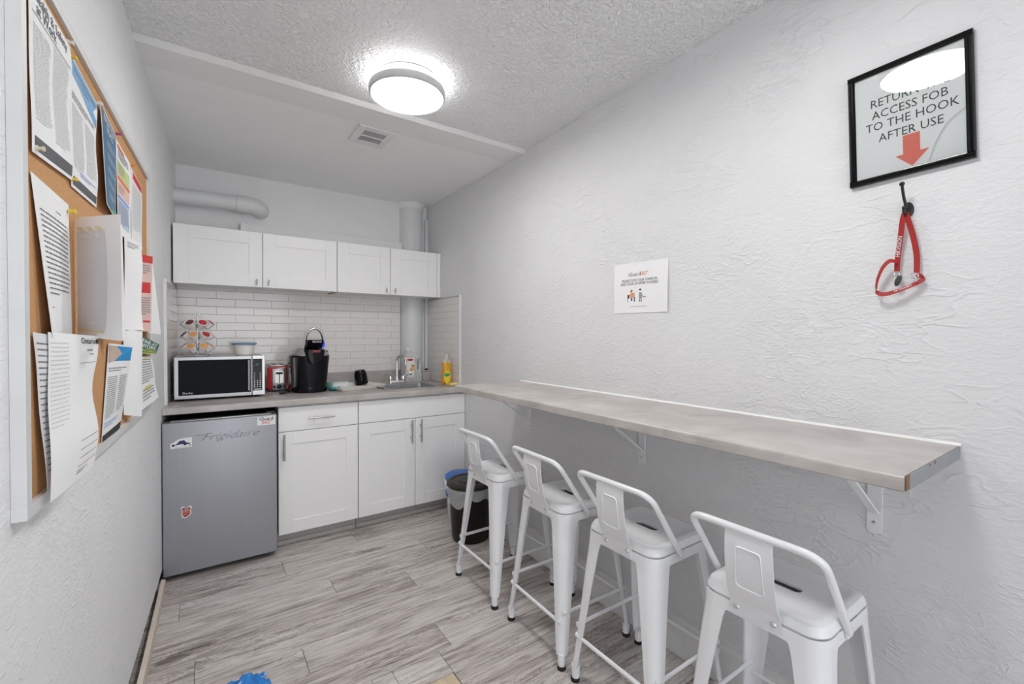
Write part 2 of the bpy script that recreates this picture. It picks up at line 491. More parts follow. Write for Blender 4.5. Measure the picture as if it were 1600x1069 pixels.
# front ceiling (slightly rising towards the viewer), chamfer, beam and rear ceiling
def yz_prism(poly, mat, name, label):
    return struct(name, prism(nb(), poly, lambda a, b, d: (d, a, b), lx(YB) - 0.1, R + 0.02), mat, label)
yz_prism([(YB - 0.05, ceil_z(YB)), (2.22, ceil_z(2.22)), (2.22, 2.62), (YB - 0.05, 2.62)], CEIL_S, 'ceiling', 'white stippled ceiling with round lamps')
yz_prism([(2.22, ceil_z(2.22)), (2.2505, 2.436), (2.432, 2.436), (2.432, 2.62), (2.22, 2.62)], plaster('beam_plaster', (0.82, 0.82, 0.815), 0.2, 0.006), 'trim_1', 'shallow plastered beam across the ceiling')
yz_prism([(2.432, ZL), (D + 0.05, ZL), (D + 0.05, 2.62), (2.432, 2.62)], CEIL_P, 'ceiling_alcove', 'smooth pale ceiling over the kitchenette')

# planks: each row runs across the room, end joints staggered
JOINT = {-9: None}
known = {1: 1.126, 2: 0.37, 0: 0.554, -1: 0.917, -2: -0.03, -3: 0.336, -4: 0.86, -5: 0.52, -6: 1.2, -7: 0.1, 3: 0.8, 4: 0.15, 5: 1.3}
RW = 0.1675
def plank(x0, x1, y0, y1):
    o = obj('plank', rbox(x0 + 0.0008, x1 - 0.0008, y0 + 0.0008, y1 - 0.0008, -0.009, 0.0, 0.0013, 1), PLANK, floor)
    return o
for k in range(-22, 9):
    y0 = 2.345 + RW * k; y1 = min(y0 + RW, D)
    if y0 > D - 0.01 or y1 < YB: continue
    y0 = max(y0, YB)
    xa = lx(y0) - 0.018; xb = R
    j = known.get(k, random.uniform(-0.1, 1.5))
    cuts = [j + 1.22 * i for i in range(-2, 3)]
    cuts = [xa] + [c for c in cuts if xa + 0.05 < c < xb - 0.05] + [xb]
    for a, b in zip(cuts, cuts[1:]):
        if k == -6:      # the broken-out corner in the row below
            if a < 0.797 and b > 0.62:
                if 0.60 - a > 0.03: plank(a, 0.60, y0, y1)
                if b - 0.797 > 0.03: plank(0.797, b, y0, y1)
                continue
        if k == -5 and a < 0.60 and b > 0.797:
            plank(a, 0.60, y0, y1); plank(0.60, 0.797, 1.538, y1); plank(0.797, b, y0, y1)
            continue
        if k == -5 and a < 0.797 and b > 0.797:
            plank(a, 0.60, y0, y1) if 0.60 - a > 0.03 else None
            plank(max(a, 0.60), 0.797, 1.538, y1); plank(0.797, b, y0, y1)
            continue
        plank(a, b, y0, y1)
bm = nb(); box(bm, 0.60, 0.796, 1.345, 1.537, -0.009, -0.0055)
obj('underlay_patch', bm, M('bare_underlay', (0.62, 0.52, 0.36), 0.9, noise=0.35, nscale=40), floor)
bm = nb()
tube(bm, smooth_path([(0.66, 1.48, -0.003), (0.70, 1.512, -0.0025), (0.725, 1.505, -0.003), (0.76, 1.47, -0.003)], 5), 0.003, 6)
obj('glue_streak', bm, M('dark_glue', (0.12, 0.08, 0.05), 0.9), floor)

# tiles -------------------------------------------------------------
TY = 3.700
def tile_wall(wall, fn, a0, a1, z0, z1, j0, name_base):
    """fn(a, z, o): a along the wall, o proud of it"""
    bmg = nb(); prism(bmg, [(a0, z0), (a1, z0), (a1, z1), (a0, z1)], lambda a, b, d: fn(a, b, d), 0.0, TH)
    g = obj('grout', bmg, GROUT, wall)
    k = 0; z = 1.335 + 0.0545 * 12
    rows = []
    zz = 1.335 - 0.0545 * 8
    i = -8
    while zz < z1:
        rows.append((i, zz)); zz += 0.0545; i += 1
    for i, zb in rows:
        za, zt = max(zb, z0), min(zb + 0.0545, z1)
        if zt - za < 0.012: continue
        off = j0 + (0.1125 if i % 2 else 0.0)
        n0 = math.floor((a0 - off) / 0.225)
        x = off + 0.225 * n0
        while x < a1:
            xa, xb = max(x, a0), min(x + 0.225, a1)
            if xb - xa > 0.012:
                bmt = nb(); gp = 0.0009
                poly = [(xa + gp, za + gp), (xb - gp, za + gp), (xb - gp, zt - gp), (xa + gp, zt - gp)]
                inn = [(xa + gp + .0012, za + gp + .0012), (xb - gp - .0012, za + gp + .0012), (xb - gp - .0012, zt - gp - .0012), (xa + gp + .0012, zt - gp - .0012)]
                t = random.uniform(-0.0003, 0.0003)
                loft(bmt, [[fn(a, b, TH - 0.002) for a, b in poly], [fn(a, b, TH + 0.0012) for a, b in poly], [fn(a, b, TH + 0.0022 + t) for a, b in inn]])
                obj('tile', bmt, TILE, wall)
            x += 0.225
TH = D - TY
tile_wall(wall_back, lambda a, z, o: (a, D - o, z), lx(3.7) + 0.004, 1.40, 1.0, 1.68, 0.533, 'b')
TH = 0.006
tile_wall(wall_right, lambda a, z, o: (R - o, a, z), 3.085, 3.698, 0.916, 1.618, 3.14, 'r')
tile_wall(wall_left, lambda a, z, o: LW(a, z, o), 3.10, 3.695, 0.916, 1.605, 3.16, 'l')
bm = nb(); box(bm, R - 0.013, R, 3.070, 3.083, 0.918, 1.625, 0.002); obj('tile_edge_trim', bm, WHITE_TRIM, wall_right)
bm = nb(); prism(bm, [(3.082, 0.917), (3.098, 0.917), (3.098, 1.612), (3.082, 1.612)], lambda a, b, d: LW(a, b, d), 0.0, 0.013); obj('tile_edge_trim', bm, WHITE_TRIM, wall_left)

# baseboards and trims
prof = [(R, 0.002), (1.592, 0.002), (1.594, 0.078), (1.600, 0.088), (1.610, 0.094), (1.620, 0.106), (1.632, 0.112), (1.636, 0.126), (1.645, 0.132), (R, 0.134)]
struct('baseboard_right', prism(nb(), prof, lambda a, b, d: (a, d, b), YB, 2.996), M('scuffed_white_board', (0.72, 0.72, 0.715), 0.45, noise=0.1, nscale=24), 'white moulded baseboard with scuffs under the bar', 35)
bm = nb()
loft(bm, [[LW(y, z, o) for o, z in ((o0, 0.001), (o0 + 0.017, 0.001), (o0 + 0.017, 0.052), (o0, 0.055))] for y, o0 in ((YB, 0.03), (1.5, 0.026), (2.2, 0.018), (2.872, 0.004))])
struct('baseboard_left', bm, M('raw_pine_strip', (0.66, 0.58, 0.50), 0.7, noise=0.08, nscale=9, bump=0.1), 'loose pale wooden strip standing off the left wall')
struct('trim_2', rbox(0.225, 1.40, 3.660, D, 1.96, 2.094, 0.004), WALL_B, 'plastered ledge strip above the wall cabinets')
struct('trim_3', rbox(1.628, R, 3.69, D, 0.92, 2.33, 0.004), PIPE_PAINT, 'narrow painted strip in the back right corner')

# ------------------------------------------------------------------ ceiling lamps
def ceiling_lamp(x, y, label):
    cz = ceil_z(y) - 0.001
    t = thing('ceiling_lamp', label, 'ceiling lamp', (x, y, cz), 0, 'round ceiling lamps')
    obj('base_pan', lathe(nb(), [(0.135, 0), (0.142, -0.001), (0.142, -0.010), (0.135, -0.011)], 48), WHITE_METAL, t, 40, True)
    obj('glow_band', lathe(nb(), [(0.140, -0.011), (0.146, -0.013), (0.150, -0.034), (0.146, -0.036)], 48), M('lamp_band', (0.9, 0.9, 0.9), 0.4, emis=(1, 0.99, 0.98, LAMP_BAND)), t, 40, True)
    obj('trim_ring', lathe(nb(), [(0.150, -0.034), (0.166, -0.038), (0.169, -0.046), (0.168, -0.068), (0.162, -0.074), (0.157, -0.072), (0.156, -0.050)], 64, cap0=False, cap1=False), M('satin_ring', (0.62, 0.62, 0.62), 0.35, 0.3), t, 40, True)
    obj('diffuser', lathe(nb(), [(0.1565, -0.060), (0.156, -0.066), (0.13, -0.071), (0.08, -0.0745), (0.02, -0.076)], 48), M('lamp_diffuser', (0.9, 0.9, 0.9), 0.3, emis=(1, 0.99, 0.98, LAMP_DISC)), t, 40, True)
    return t
ceiling_lamp(0.77, 1.945, 'round flush ceiling lamp glowing in front of the beam')
ceiling_lamp(0.76, 0.56, 'round flush ceiling lamp nearest the viewer, seen mirrored in the framed sign')

# ceiling vent
t = thing('ceiling_vent', 'white square exhaust vent cover in the alcove ceiling', 'vent', (0.80, 2.56, ZL))
def vbox(bm, x0, x1, y0, y1, z0, z1, bev=0): box(bm, x0, x1, y0, y1, z0, z1, bev)
bm = nb()
for a in ((-0.10, -0.062, -0.12, 0.12), (0.062, 0.10, -0.12, 0.12), (-0.062, 0.062, -0.12, -0.075), (-0.062, 0.062, 0.075, 0.12), (-0.062, 0.062, -0.006, 0.006)):
    vbox(bm, *a, -0.012, 0.001, 0.0015)
obj('frame', bm, WHITE_TRIM, t, None, True)
obj('backing', rbox(-0.065, 0.065, -0.078, 0.078, -0.002, 0.0), BLACK_MATTE, t, None, True)
bm = nb()
for i in range(22):
    x = -0.060 + i * 0.00571
    vbox(bm, x, x + 0.0013, -0.076, 0.076, -0.010, -0.002)
o = obj('louvre_slats', bm, WHITE_TRIM, t, None, True); o['kind'] = 'stuff'
obj('latch', rbox(0.055, 0.075, -0.012, 0.012, -0.016, -0.012, 0.001), WHITE_TRIM, t, None, True)

# ------------------------------------------------------------------ pipes
t = thing('drain_pipe', 'white painted pipe with elbow running from the left wall above the cabinets', 'pipe', (lx(3.6), 3.6, 2.15))
yc = 3.628; zc = 2.212
obj('pipe', tube(nb(), [(lx(3.62) - 0.01, yc, zc - 0.006), (0.215, yc, zc)], 0.051, 28), PIPE_PAINT, t, 40)
obj('coupling', lathe(nb(), [(0.052, -0.005), (0.057, -0.004), (0.058, 0.0), (0.058, 0.062), (0.055, 0.066)], 28), PIPE_PAINT, t, 40).matrix_basis = WM[t.name].inverted() @ (Matrix.Translation((0.2335, yc, zc)) @ Matrix.Rotation(PI / 2, 4, 'Y'))
obj('elbow', tube(nb(), [(0.262, yc, zc)] + [(0.275 + 0.075 * math.sin(a), yc + 0.075 - 0.075 * math.cos(a), zc - 0.012 * (1 - math.cos(a))) for a in [i * PI / 16 for i in range(9)]] + [(0.35, D + 0.01, zc - 0.013)], 0.055, 28), PIPE_PAINT, t, 40)
t = thing('stack_pipe', 'thick vertical painted pipe in the corner behind the sink', 'pipe', (1.505, 3.735, 0.916))
obj('pipe', lathe(nb(), [(0.105, 0.0), (0.105, ZL - 0.917)], 40, (1.505, 3.735, 0.916)), PIPE_PAINT, t, 40)
obj('ceiling_collar', lathe(nb(), [(0.107, 0.0), (0.118, 0.03), (0.128, 0.045)], 40, (1.505, 3.735, ZL - 0.046)), WALL_B, t, 40)

# ------------------------------------------------------------------ cabinets
def shaker(x0, x1, z0, z1, yf, th=0.02, fw=0.078, dep=0.006, fh=None):
    bm = nb(); fh = fh or fw
    b = 0.0015
    box(bm, x0, x0 + fw, yf, yf + th, z0, z1, b, 1); box(bm, x1 - fw, x1, yf, yf + th, z0, z1, b, 1)
    box(bm, x0 + fw, x1 - fw, yf, yf + th, z1 - fh, z1, b, 1); box(bm, x0 + fw, x1 - fw, yf, yf + th, z0, z0 + fh, b, 1)
    box(bm, x0 + fw - 0.002, x1 - fw + 0.002, yf + dep, yf + th - 0.003, z0 + fh - 0.002, z1 - fh + 0.002)
    return bm

def bar_handle(parent, p0, p1, proud=0.032, r=0.0055, axis_y=-1, inset=0.25):
    a, b = Vector(p0), Vector(p1)
    o = Vector((0, -proud, 0)); bm = nb()
    cyl(bm, a + o, b + o, r, 12)
    for t_ in (inset, 1 - inset):
        q = a.lerp(b, t_); cyl(bm, q, q + o, r * 0.8, 10)
    return obj('handle', bm, NICKEL, parent, 40)

YU = 3.433; ZUB = 1.624; ZUT = 1.991
def upper_cab(x0, x1, split, filler, label, hz):
    t = thing('wall_cabinet', label, 'cabinet', ((x0 + x1) / 2, 3.58, ZUB), 0, 'white wall cabinets')
    bm = nb(); w = 0.016
    box(bm, x0 + 0.001, x1 - 0.001, YU + 0.022, 3.697, ZUB + 0.004, ZUT - 0.002, 0.001, 1)
    obj('body', bm, WHITE_CAB, t)
    for i, (a, b) in enumerate(((x0 + 0.001, split - 0.002), (split + 0.002, x1 - filler - 0.001))):
        d = obj('door', shaker(a, b, ZUB, ZUT, YU, fh=0.08), WHITE_CAB, t)
        hx = b - 0.034 if i == 0 else a + 0.030
        bar_handle(d, (hx, YU, ZUB + 0.012), (hx + (0.004 if i else 0), YU, ZUB + 0.052), 0.022, 0.0045, inset=0.5)
    if filler > 0.01:
        obj('filler_strip', rbox(x1 - filler + 0.001, x1 - 0.001, YU, YU + 0.02, ZUB, ZUT, 0.001), WHITE_CAB, t)
    return t
upper_cab(-0.1445, 0.818, 0.338, 0.0, 'wide white shaker wall cabinet at the left, above the microwave', 0)
upper_cab(0.820, 1.651, 1.220, 0.034, 'white shaker wall cabinet at the right, above the sink', 0)
t = thing('raw_edge_strip', 'thin strip of bare wood under the joint of the wall cabinets', 'wood strip', (0.80, 3.56, 1.620))
obj('strip', rbox(0.806, 0.826, 3.46, 3.68, 1.6205, 1.6275, 0.001), M('bare_wood_edge', (0.55, 0.40, 0.24), 0.7), t)

YD = 3.004; ZB = 0.089; ZDR = 0.716; ZDT = 0.864
def base_cab(x0, x1, split, label, drawer):
    t = thing('base_cabinet', label, 'cabinet', ((x0 + x1) / 2, 3.3, 0.0), 0, 'white base cabinets')
    for nm, q in (('side_panel', (x0 + 0.001, x0 + 0.017, YD + 0.022, 3.675, ZB, 0.876)), ('side_panel', (x1 - 0.017, x1 - 0.001, YD + 0.022, 3.675, ZB, 0.876)),
                  ('bottom_panel', (x0 + 0.017, x1 - 0.017, YD + 0.022, 3.659, ZB, ZB + 0.016)), ('back_panel', (x0 + 0.017, x1 - 0.017, 3.659, 3.675, ZB, 0.876)), ('front_rail', (x0 + 0.017, x1 - 0.017, YD + 0.022, YD + 0.040, 0.69, 0.876))):
        obj(nm, rbox(*q), WHITE_CAB, t)
    obj('toe_kick', rbox(x0 + 0.001, x1 - 0.001, 3.075, 3.09, 0.001, ZB), M('toe_kick_grey', (0.42, 0.41, 0.40), 0.5), t)
    obj('shoe_strip', rbox(x0 + 0.001, x1 - 0.001, 3.063, 3.075, 0.001, 0.028, 0.003), M('shoe_strip_grey', (0.45, 0.43, 0.41), 0.5), t)
    if drawer:
        d = obj('drawer', rbox(x0 + 0.0015, x1 - 0.0015, YD, YD + 0.02, ZDR + 0.002, ZDT, 0.0015), WHITE_CAB, t)
        bar_handle(d, (x0 + 0.165, YD, 0.789), (x0 + 0.32, YD, 0.789))
        d = obj('door', shaker(x0 + 0.0015, x1 - 0.0015, ZB, ZDR - 0.002, YD), WHITE_CAB, t)
        bar_handle(d, (x0 + 0.030, YD, 0.548), (x0 + 0.030, YD, 0.703))
    else:
        obj('false_front', rbox(x0 + 0.0015, x1 - 0.0015, YD, YD + 0.02, ZDR + 0.002, ZDT, 0.0015), WHITE_CAB, t)
        for i, (a, b) in enumerate(((x0 + 0.0015, split - 0.002), (split + 0.002, x1 - 0.0015))):
            d = obj('door', shaker(a, b, ZB, ZDR - 0.002, YD), WHITE_CAB, t)
            hx = b - 0.030 if i == 0 else a + 0.036
            bar_handle(d, (hx, YD, 0.545), (hx, YD, 0.707))
base_cab(0.374, 0.848, None, 'white base cabinet with one drawer over a door, beside the fridge', True)
base_cab(0.850, 1.651, 1.248, 'wide white sink cabinet with two shaker doors', False)

# ------------------------------------------------------------------ worktop, sink, bar
YC = 2.973; CZ = 0.915; CT = 0.877
SX0, SX1, SY0, SY1 = 1.100, 1.480, 3.140, 3.425
def front_edge(x0, x1, y0, y1, za, zb):
    """box with a rounded front (low y) top edge"""
    bm = nb(); r = 0.008
    poly = [(y1, za), (y1, zb), (y0 + r, zb)] + [(y0 + r - r * math.sin(a), zb - r + r * math.cos(a)) for a in [i * PI / 8 for i in range(1, 5)]] + [(y0, za + 0.003), (y0 + 0.003, za)]
    return poly
t = thing('kitchen_worktop', 'mottled grey-brown laminate worktop with short upstand over the base cabinets', 'worktop', (0.74, 3.34, CT))
bm = nb()
poly = front_edge(0, 0, YC, SY0, CT, CZ)
loft(bm, [[(lx(max(y, YC)) + 0.002, y, z) for y, z in poly], [(R - 0.001, y, z) for y, z in poly]])
def wedge(bm, y0, y1, x1, z0, z1):
    loft(bm, [[(lx(y0) + 0.002, y0, z0), (x1, y0, z0), (x1, y1, z0), (lx(y1) + 0.002, y1, z0)], [(lx(y0) + 0.002, y0, z1), (x1, y0, z1), (x1, y1, z1), (lx(y1) + 0.002, y1, z1)]])
wedge(bm, SY0, SY1, SX0, CT, CZ)
box(bm, SX1, R - 0.001, SY0, SY1, CT, CZ)
wedge(bm, SY1, 3.698, R - 0.001, CT, CZ)
obj('top', bm, LAMINATE, t, 40)
bm = nb(); box(bm, lx(3.68) + 0.012, 1.385, 3.678, 3.697, CZ, 1.003, 0.002); obj('upstand', bm, LAMINATE, t)
bm = nb(); box(bm, 1.560, 1.626, 3.585, 3.603, CZ, 0.990, 0.003); obj('upstand', bm, LAMINATE, t)

t = thing('kitchen_sink', 'small stainless steel sink set into the worktop', 'sink', (1.29, 3.28, 0.80))
rings = []
for off, z, r in ((0.012, CZ + 0.0005, 0.04), (0.012, CZ + 0.0035, 0.04), (-0.003, CZ + 0.0035, 0.034), (-0.004, CZ - 0.004, 0.034), (-0.010, 0.80, 0.045), (-0.03, 0.782, 0.05), (-0.09, 0.778, 0.05)):
    rings.append([(x, y, z) for x, y in rsq((SX1 - SX0) / 2 + off, (SY1 - SY0) / 2 + off, r, 6, (SX0 + SX1) / 2, (SY0 + SY1) / 2)])
bm = nb(); loft(bm, rings, False, True)
obj('bowl', bm, STEEL, t, 40)
obj('drain', lathe(nb(), [(0.034, 0), (0.036, 0.003), (0.026, 0.004), (0.01, 0.002)], 20, (1.29, 3.28, 0.7785)), CHROME, t, 40)

t = thing('faucet', 'chrome gooseneck tap with two lever handles behind the sink', 'faucet', (1.296, 3.50, CZ))
bm = nb(); loft(bm, [[(1.296 + x, 3.50 + y, z) for x, y in rsq(0.072 * s, 0.024 * s, 0.018 * s)] for s, z in ((1, CZ + 0.0005), (1, CZ + 0.020), (0.93, CZ + 0.026))])
obj('base_plate', bm, CHROME, t, 40)
bm = nb(); lathe(bm, [(0.019, 0.02), (0.019, 0.035), (0.014, 0.052), (0.011, 0.060)], 18, (1.296, 3.5, CZ)); obj('collar', bm, CHROME, t, 40)
sp = [(1.296, 3.5, CZ + 0.05), (1.296, 3.5, CZ + 0.165)] + [(1.296 + 0.024 * (1 - math.cos(a)), 3.5 - 0.036 * (1 - math.cos(a)), CZ + 0.180 + 0.045 * math.sin(a)) for a in [i * PI / 10 for i in range(0, 11)]] + [(1.3445, 3.427, CZ + 0.155)]
obj('spout', tube(nb(), sp, 0.0095, 14), CHROME, t, 50)
for s in (-1, 1):
    bm = nb(); cx = 1.296 + 0.053 * s
    lathe(bm, [(0.017, 0.02), (0.019, 0.03), (0.018, 0.045), (0.012, 0.058)], 18, (cx, 3.5, CZ))
    tube(bm, smooth_path([(cx, 3.5, CZ + 0.046), (cx + s * 0.02, 3.492, CZ + 0.066), (cx + s * 0.040, 3.482, CZ + 0.080), (cx + s * 0.060, 3.474, CZ + 0.083)], 4), [0.010, 0.010, 0.009, 0.009, 0.0085, 0.0085, 0.008, 0.0075, 0.007, 0.0065, 0.006, 0.006, 0.006], 12, flat=0.7)
    obj('lever_handle', bm, CHROME, t, 50)

XB = 1.189; YB1 = 2.283; YB2 = 0.288; ZBAR = 1.022; TB = 0.034
t = thing('bar_counter', 'long narrow grey laminate bar counter fixed along the right wall', 'counter', ((XB + R) / 2, (YB1 + YB2) / 2, ZBAR - TB))
bm = nb(); r = 0.008
poly = [(R - 0.001, ZBAR - TB), (R - 0.001, ZBAR), (XB + r, ZBAR)] + [(XB + r - r * math.sin(a), ZBAR - r + r * math.cos(a)) for a in [i * PI / 8 for i in range(1, 5)]] + [(XB, ZBAR - TB + 0.003), (XB + 0.003, ZBAR - TB)]
prism(bm, poly, lambda a, b, d: (a, d, b), YB2 + 0.003, YB1)
obj('top', bm, LAMINATE, t, 40)
bm = nb(); box(bm, XB + 0.030, R - 0.008, YB2, YB2 + 0.003, ZBAR - TB, ZBAR - 0.001, 0.0008, 1)
obj('end_band', bm, M('grey_end_band', (0.26, 0.267, 0.28), 0.55, noise=0.15, nscale=22), t, None, False, 'grey painted band on the cut end')
CORE = M('chipboard_core', (0.20, 0.12, 0.07), 0.9, noise=0.5, nscale=120)
for q in ((XB + 0.006, XB + 0.030, YB2 + 0.0005, YB2 + 0.003, ZBAR - TB + 0.002, ZBAR - 0.001), (1.40, 1.41, YB2 - 0.0006, YB2, ZBAR - 0.008, ZBAR - 0.001), (1.36, 1.366, YB2 - 0.0006, YB2, ZBAR - 0.006, ZBAR - 0.001)):
    obj('chipped_core', rbox(*q), CORE, t, None, False, 'brown chipboard core showing through')
bm = nb(); prism(bm, [(R, ZBAR), (R - 0.008, ZBAR), (R - 0.003, ZBAR + 0.003), (R, ZBAR + 0.006)], lambda a, b, d: (a, d, b), YB2, YB1)
obj('caulk_line', bm, M('white_caulk', (0.82, 0.82, 0.81), 0.5), t)

def bracket(y, label):
    t = thing('shelf_bracket', label, 'bracket', (R, y, 0.72), 0, 'white shelf brackets under the bar')
    zt = ZBAR - TB - 0.0005; w = 0.018; bm = nb()
    poly = [(y - w, 0.732)] + [(y + w * math.sin(a), 0.732 - 0.010 * math.cos(a)) for a in [(-80 + 16 * i) * PI / 180 for i in range(11)]] + [(y + w, 0.732), (y + w, zt), (y - w, zt)]
    prism(bm, poly, lambda a, b, d: (R - d, a, b), 0.0, 0.004)
    obj('wall_plate', bm, WHITE_METAL, t)
    obj('arm', rbox(R - 0.30, R - 0.004, y - w, y + w, zt - 0.004, zt, 0.001), WHITE_METAL, t)
    bm = nb()
    a = Vector((R - 0.004, y, 0.785)); b = Vector((R - 0.285, y, zt - 0.004)); dv = (b - a).normalized(); nn = Vector((dv.z, 0, -dv.x))
    loft(bm, [[p + Vector((0, -0.011, 0)) - nn * 0.003, p + Vector((0, 0.011, 0)) - nn * 0.003, p + Vector((0, 0.011, 0)) + nn * 0.003, p + Vector((0, -0.011, 0)) + nn * 0.003] for p in (a, b)])
    obj('brace', bm, WHITE_METAL, t)
    bm = nb(); sphere(bm, (R - 0.0045, y, 0.755), 0.0045, 10); obj('screw', bm, NICKEL, t, 40)
bracket(0.470, 'white shelf bracket under the near end of the bar counter')
bracket(1.330, 'white shelf bracket under the middle of the bar counter')
bracket(2.185, 'white shelf bracket under the far end of the bar counter')

# ------------------------------------------------------------------ stools
def make_stool(x, y, rz, label):
    t = thing('bar_stool', label, 'stool', (x, y, 0), rz, 'white metal bar stools along the bar counter')
    W = WHITE_METAL
    # seat: rounded square pan with a carrying slot
    bm = nb(); seg = 8; rings = []
    for h, r, z in ((0.150, 0.045, 0.582), (0.154, 0.046, 0.5895), (0.1565, 0.047, 0.5925), (0.154, 0.046, 0.603), (0.148, 0.042, 0.6125), (0.138, 0.036, 0.6165), (0.126, 0.03, 0.6165), (0.118, 0.028, 0.6135), (0.08, 0.03, 0.6125)):
        rings.append([(a, b, z) for a, b in rsq(h, h, r, seg)])
    slot = rsq(0.0165, 0.046, 0.016, seg)
    rings.append([(a, b, 0.6125) for a, b in slot]); rings.append([(a, b, 0.606) for a, b in slot])
    loft(bm, rings, False, False)
    obj('seat', bm, W, t, 35, True)
    obj('slot_shadow_pan', loft(nb(), [[(a, b, z) for a, b in rsq(0.05, 0.07, 0.02, 4)] for z in (0.585, 0.588)]), M('slot_shadow_grey', (0.22, 0.22, 0.225), 0.6), t, 35, True)  # grey plate added below the slot to supply its shadow tone
    bm = nb(); rings = []
    for h, z in ((0.157, 0.5865), (0.1575, 0.584), (0.159, 0.556), (0.1565, 0.5555), (0.155, 0.585)):
        rings.append([(a, b, z) for a, b in rsq(h, h, 0.047, seg)])
    rings.append(rings[0]); loft(bm, rings, False, False)
    obj('seat_frame', bm, W, t, 35, True)
    for sx, sy in ((-1, -1), (-1, 1), (1, 1), (1, -1)):
        bm = nb(); rings = []
        for z, s, w, rc in ((0.5845, 0.1562, 0.098, 0.047), (0.566, 0.1575, 0.088, 0.047), (0.548, 0.159, 0.076, 0.046), (0.52, 0.161, 0.071, 0.045), (0.40, 0.170, 0.060, 0.038), (0.20, 0.1845, 0.044, 0.030), (0.075, 0.194, 0.034, 0.022), (0.055, 0.1955, 0.030, 0.020)):
            th = 0.003; out = [(w, 0.0)]
            for k in range(7):
                a = PI / 2 * k / 6
                out.append((rc - rc * math.sin(a), rc - rc * math.cos(a)))
            out.append((0.0, w)); inn = [(w, th + 0.002)]
            ri = max(rc - th, 0.004)
            for k in range(7):
                a = PI / 2 * k / 6
                inn.append((th + ri - ri * math.sin(a), th + ri - ri * math.cos(a)))
            inn.append((th + 0.002, w))
            ring = out + list(reversed(inn))
            rings.append([(sx * (s - a), sy * (s - b), z) for a, b in ring])
        loft(bm, rings)
        leg = obj('leg', bm, W, t, 50, True)
        c = 0.1955 - 0.015
        bm = nb(); lathe(bm, [(0.0165, 0.062), (0.0165, 0.045), (0.0150, 0.014)], 16, (sx * c, sy * c, 0)); 
        obj('foot_socket', bm, W, leg, 40, True)
        bm = nb(); lathe(bm, [(0.0165, 0.016), (0.0175, 0.012), (0.0165, 0.0005)], 16, (sx * (c + 0.001), sy * (c + 0.001), 0)); obj('rubber_foot', bm, BLACK_RUBBER, leg, 40, True)
        obj('bumper', rbox(sx * 0.105, sx * 0.125, sy * 0.140, sy * 0.152, 0.534, 0.553, 0.001), BLACK_RUBBER, t, None, True)
    # stretchers
    for s in (-1, 1):
        obj('stretcher', tube(nb(), [(s * 0.180, -0.178, 0.178), (s * 0.181, -0.15, 0.176), (s * 0.181, 0.15, 0.176), (s * 0.180, 0.178, 0.178)], [0.011, 0.0085, 0.0085, 0.011], 10, flat=0.75), W, t, 40, True)
        obj('stretcher', tube(nb(), [(-0.176, s * 0.177, 0.214), (-0.15, s * 0.178, 0.213), (0.15, s * 0.178, 0.213), (0.176, s * 0.177, 0.214)], [0.011, 0.0085, 0.0085, 0.011], 10, flat=0.75), W, t, 40, True)
    obj('under_brace', rbox(-0.145, 0.145, -0.012, 0.012, 0.560, 0.572, 0.002), W, t, None, True)
    # back
    rail = fillet([(-0.028, -0.1645, 0.577), (-0.040, -0.1655, 0.590), (-0.196, -0.168, 0.808), (-0.196, 0.168, 0.808), (-0.040, 0.1655, 0.590), (-0.028, 0.1645, 0.577)], 0.05, 7)
    rail[0] = Vector((-0.028, -0.162, 0.574)); rail[-1] = Vector((-0.028, 0.162, 0.574))
    n = len(rail); rr = [0.0100] * n
    obj('back_rail', tube(nb(), rail, rr, 12), W, t, 50, True)
    for s in (-1, 1):
        bm = nb(); box(bm, -0.040, -0.016, s * 0.158, s * 0.1665, 0.562, 0.588, 0.003); ear = obj('rail_ear', bm, W, t, 40, True)
        bm = nb(); sphere(bm, (-0.028, s * 0.168, 0.574), 0.0065, 10, 1, 1, 0.6); obj('bolt', bm, CHROME, ear, 40, True)
    bm = nb(); prof = [(-0.199, 0.806), (-0.201, 0.78), (-0.199, 0.74), (-0.192, 0.68), (-0.180, 0.635), (-0.166, 0.607), (-0.1625, 0.598), (-0.1620, 0.566)]
    rings = []
    for k, (px, pz) in enumerate(prof):
        hw = 0.060 + 0.006 * (k / 7)
        rings.append([(px, -hw, pz), (px, hw, pz), (px + 0.0025, hw, pz), (px + 0.0025, -hw, pz)])
    loft(bm, rings)
    pl = obj('back_plate', bm, W, t, 35, True)
    # raised outline pressed into the plate
    def pz(z):
        for (xa, za), (xb, zb) in zip(prof, prof[1:]):
            if zb <= z <= za: return xa + (xb - xa) * (za - z) / (za - zb)
        return prof[-1][0]
    oval = rsq(0.034, 0.055, 0.010, 4, 0, 0.708)
    oval = [(a * (1 + (0.708 - b) * 1.2), b) for a, b in oval]
    obj('pressed_outline', tube(nb(), [(pz(b) - 0.0003, a, b) for a, b in oval], 0.0028, 6, True, 0.6), W, pl, 60, True)
    for s in (-1, 1):
        bm = nb(); sphere(bm, (-0.1632, s * 0.047, 0.582), 0.0075, 12, 1, 0.55, 1); obj('screw', bm, CHROME, pl, 40, True)
    return t
s0 = make_stool(1.327, 1.967, 0.0, 'white metal bar stool beside the bin, farthest from the viewer')
for x, y, rz, lab in ((1.340, 1.485, -0.03, 'white metal bar stool second from the bin'),
                      (1.340, 1.055, 0.0, 'white metal bar stool third from the bin'),
                      (1.342, 0.585, 0.0, 'white metal bar stool nearest the viewer, legs cut off by the picture edge')):
    c = copy_tree(s0); c.location = (x, y, 0); c.rotation_euler = (0, 0, rz); c['label'] = lab

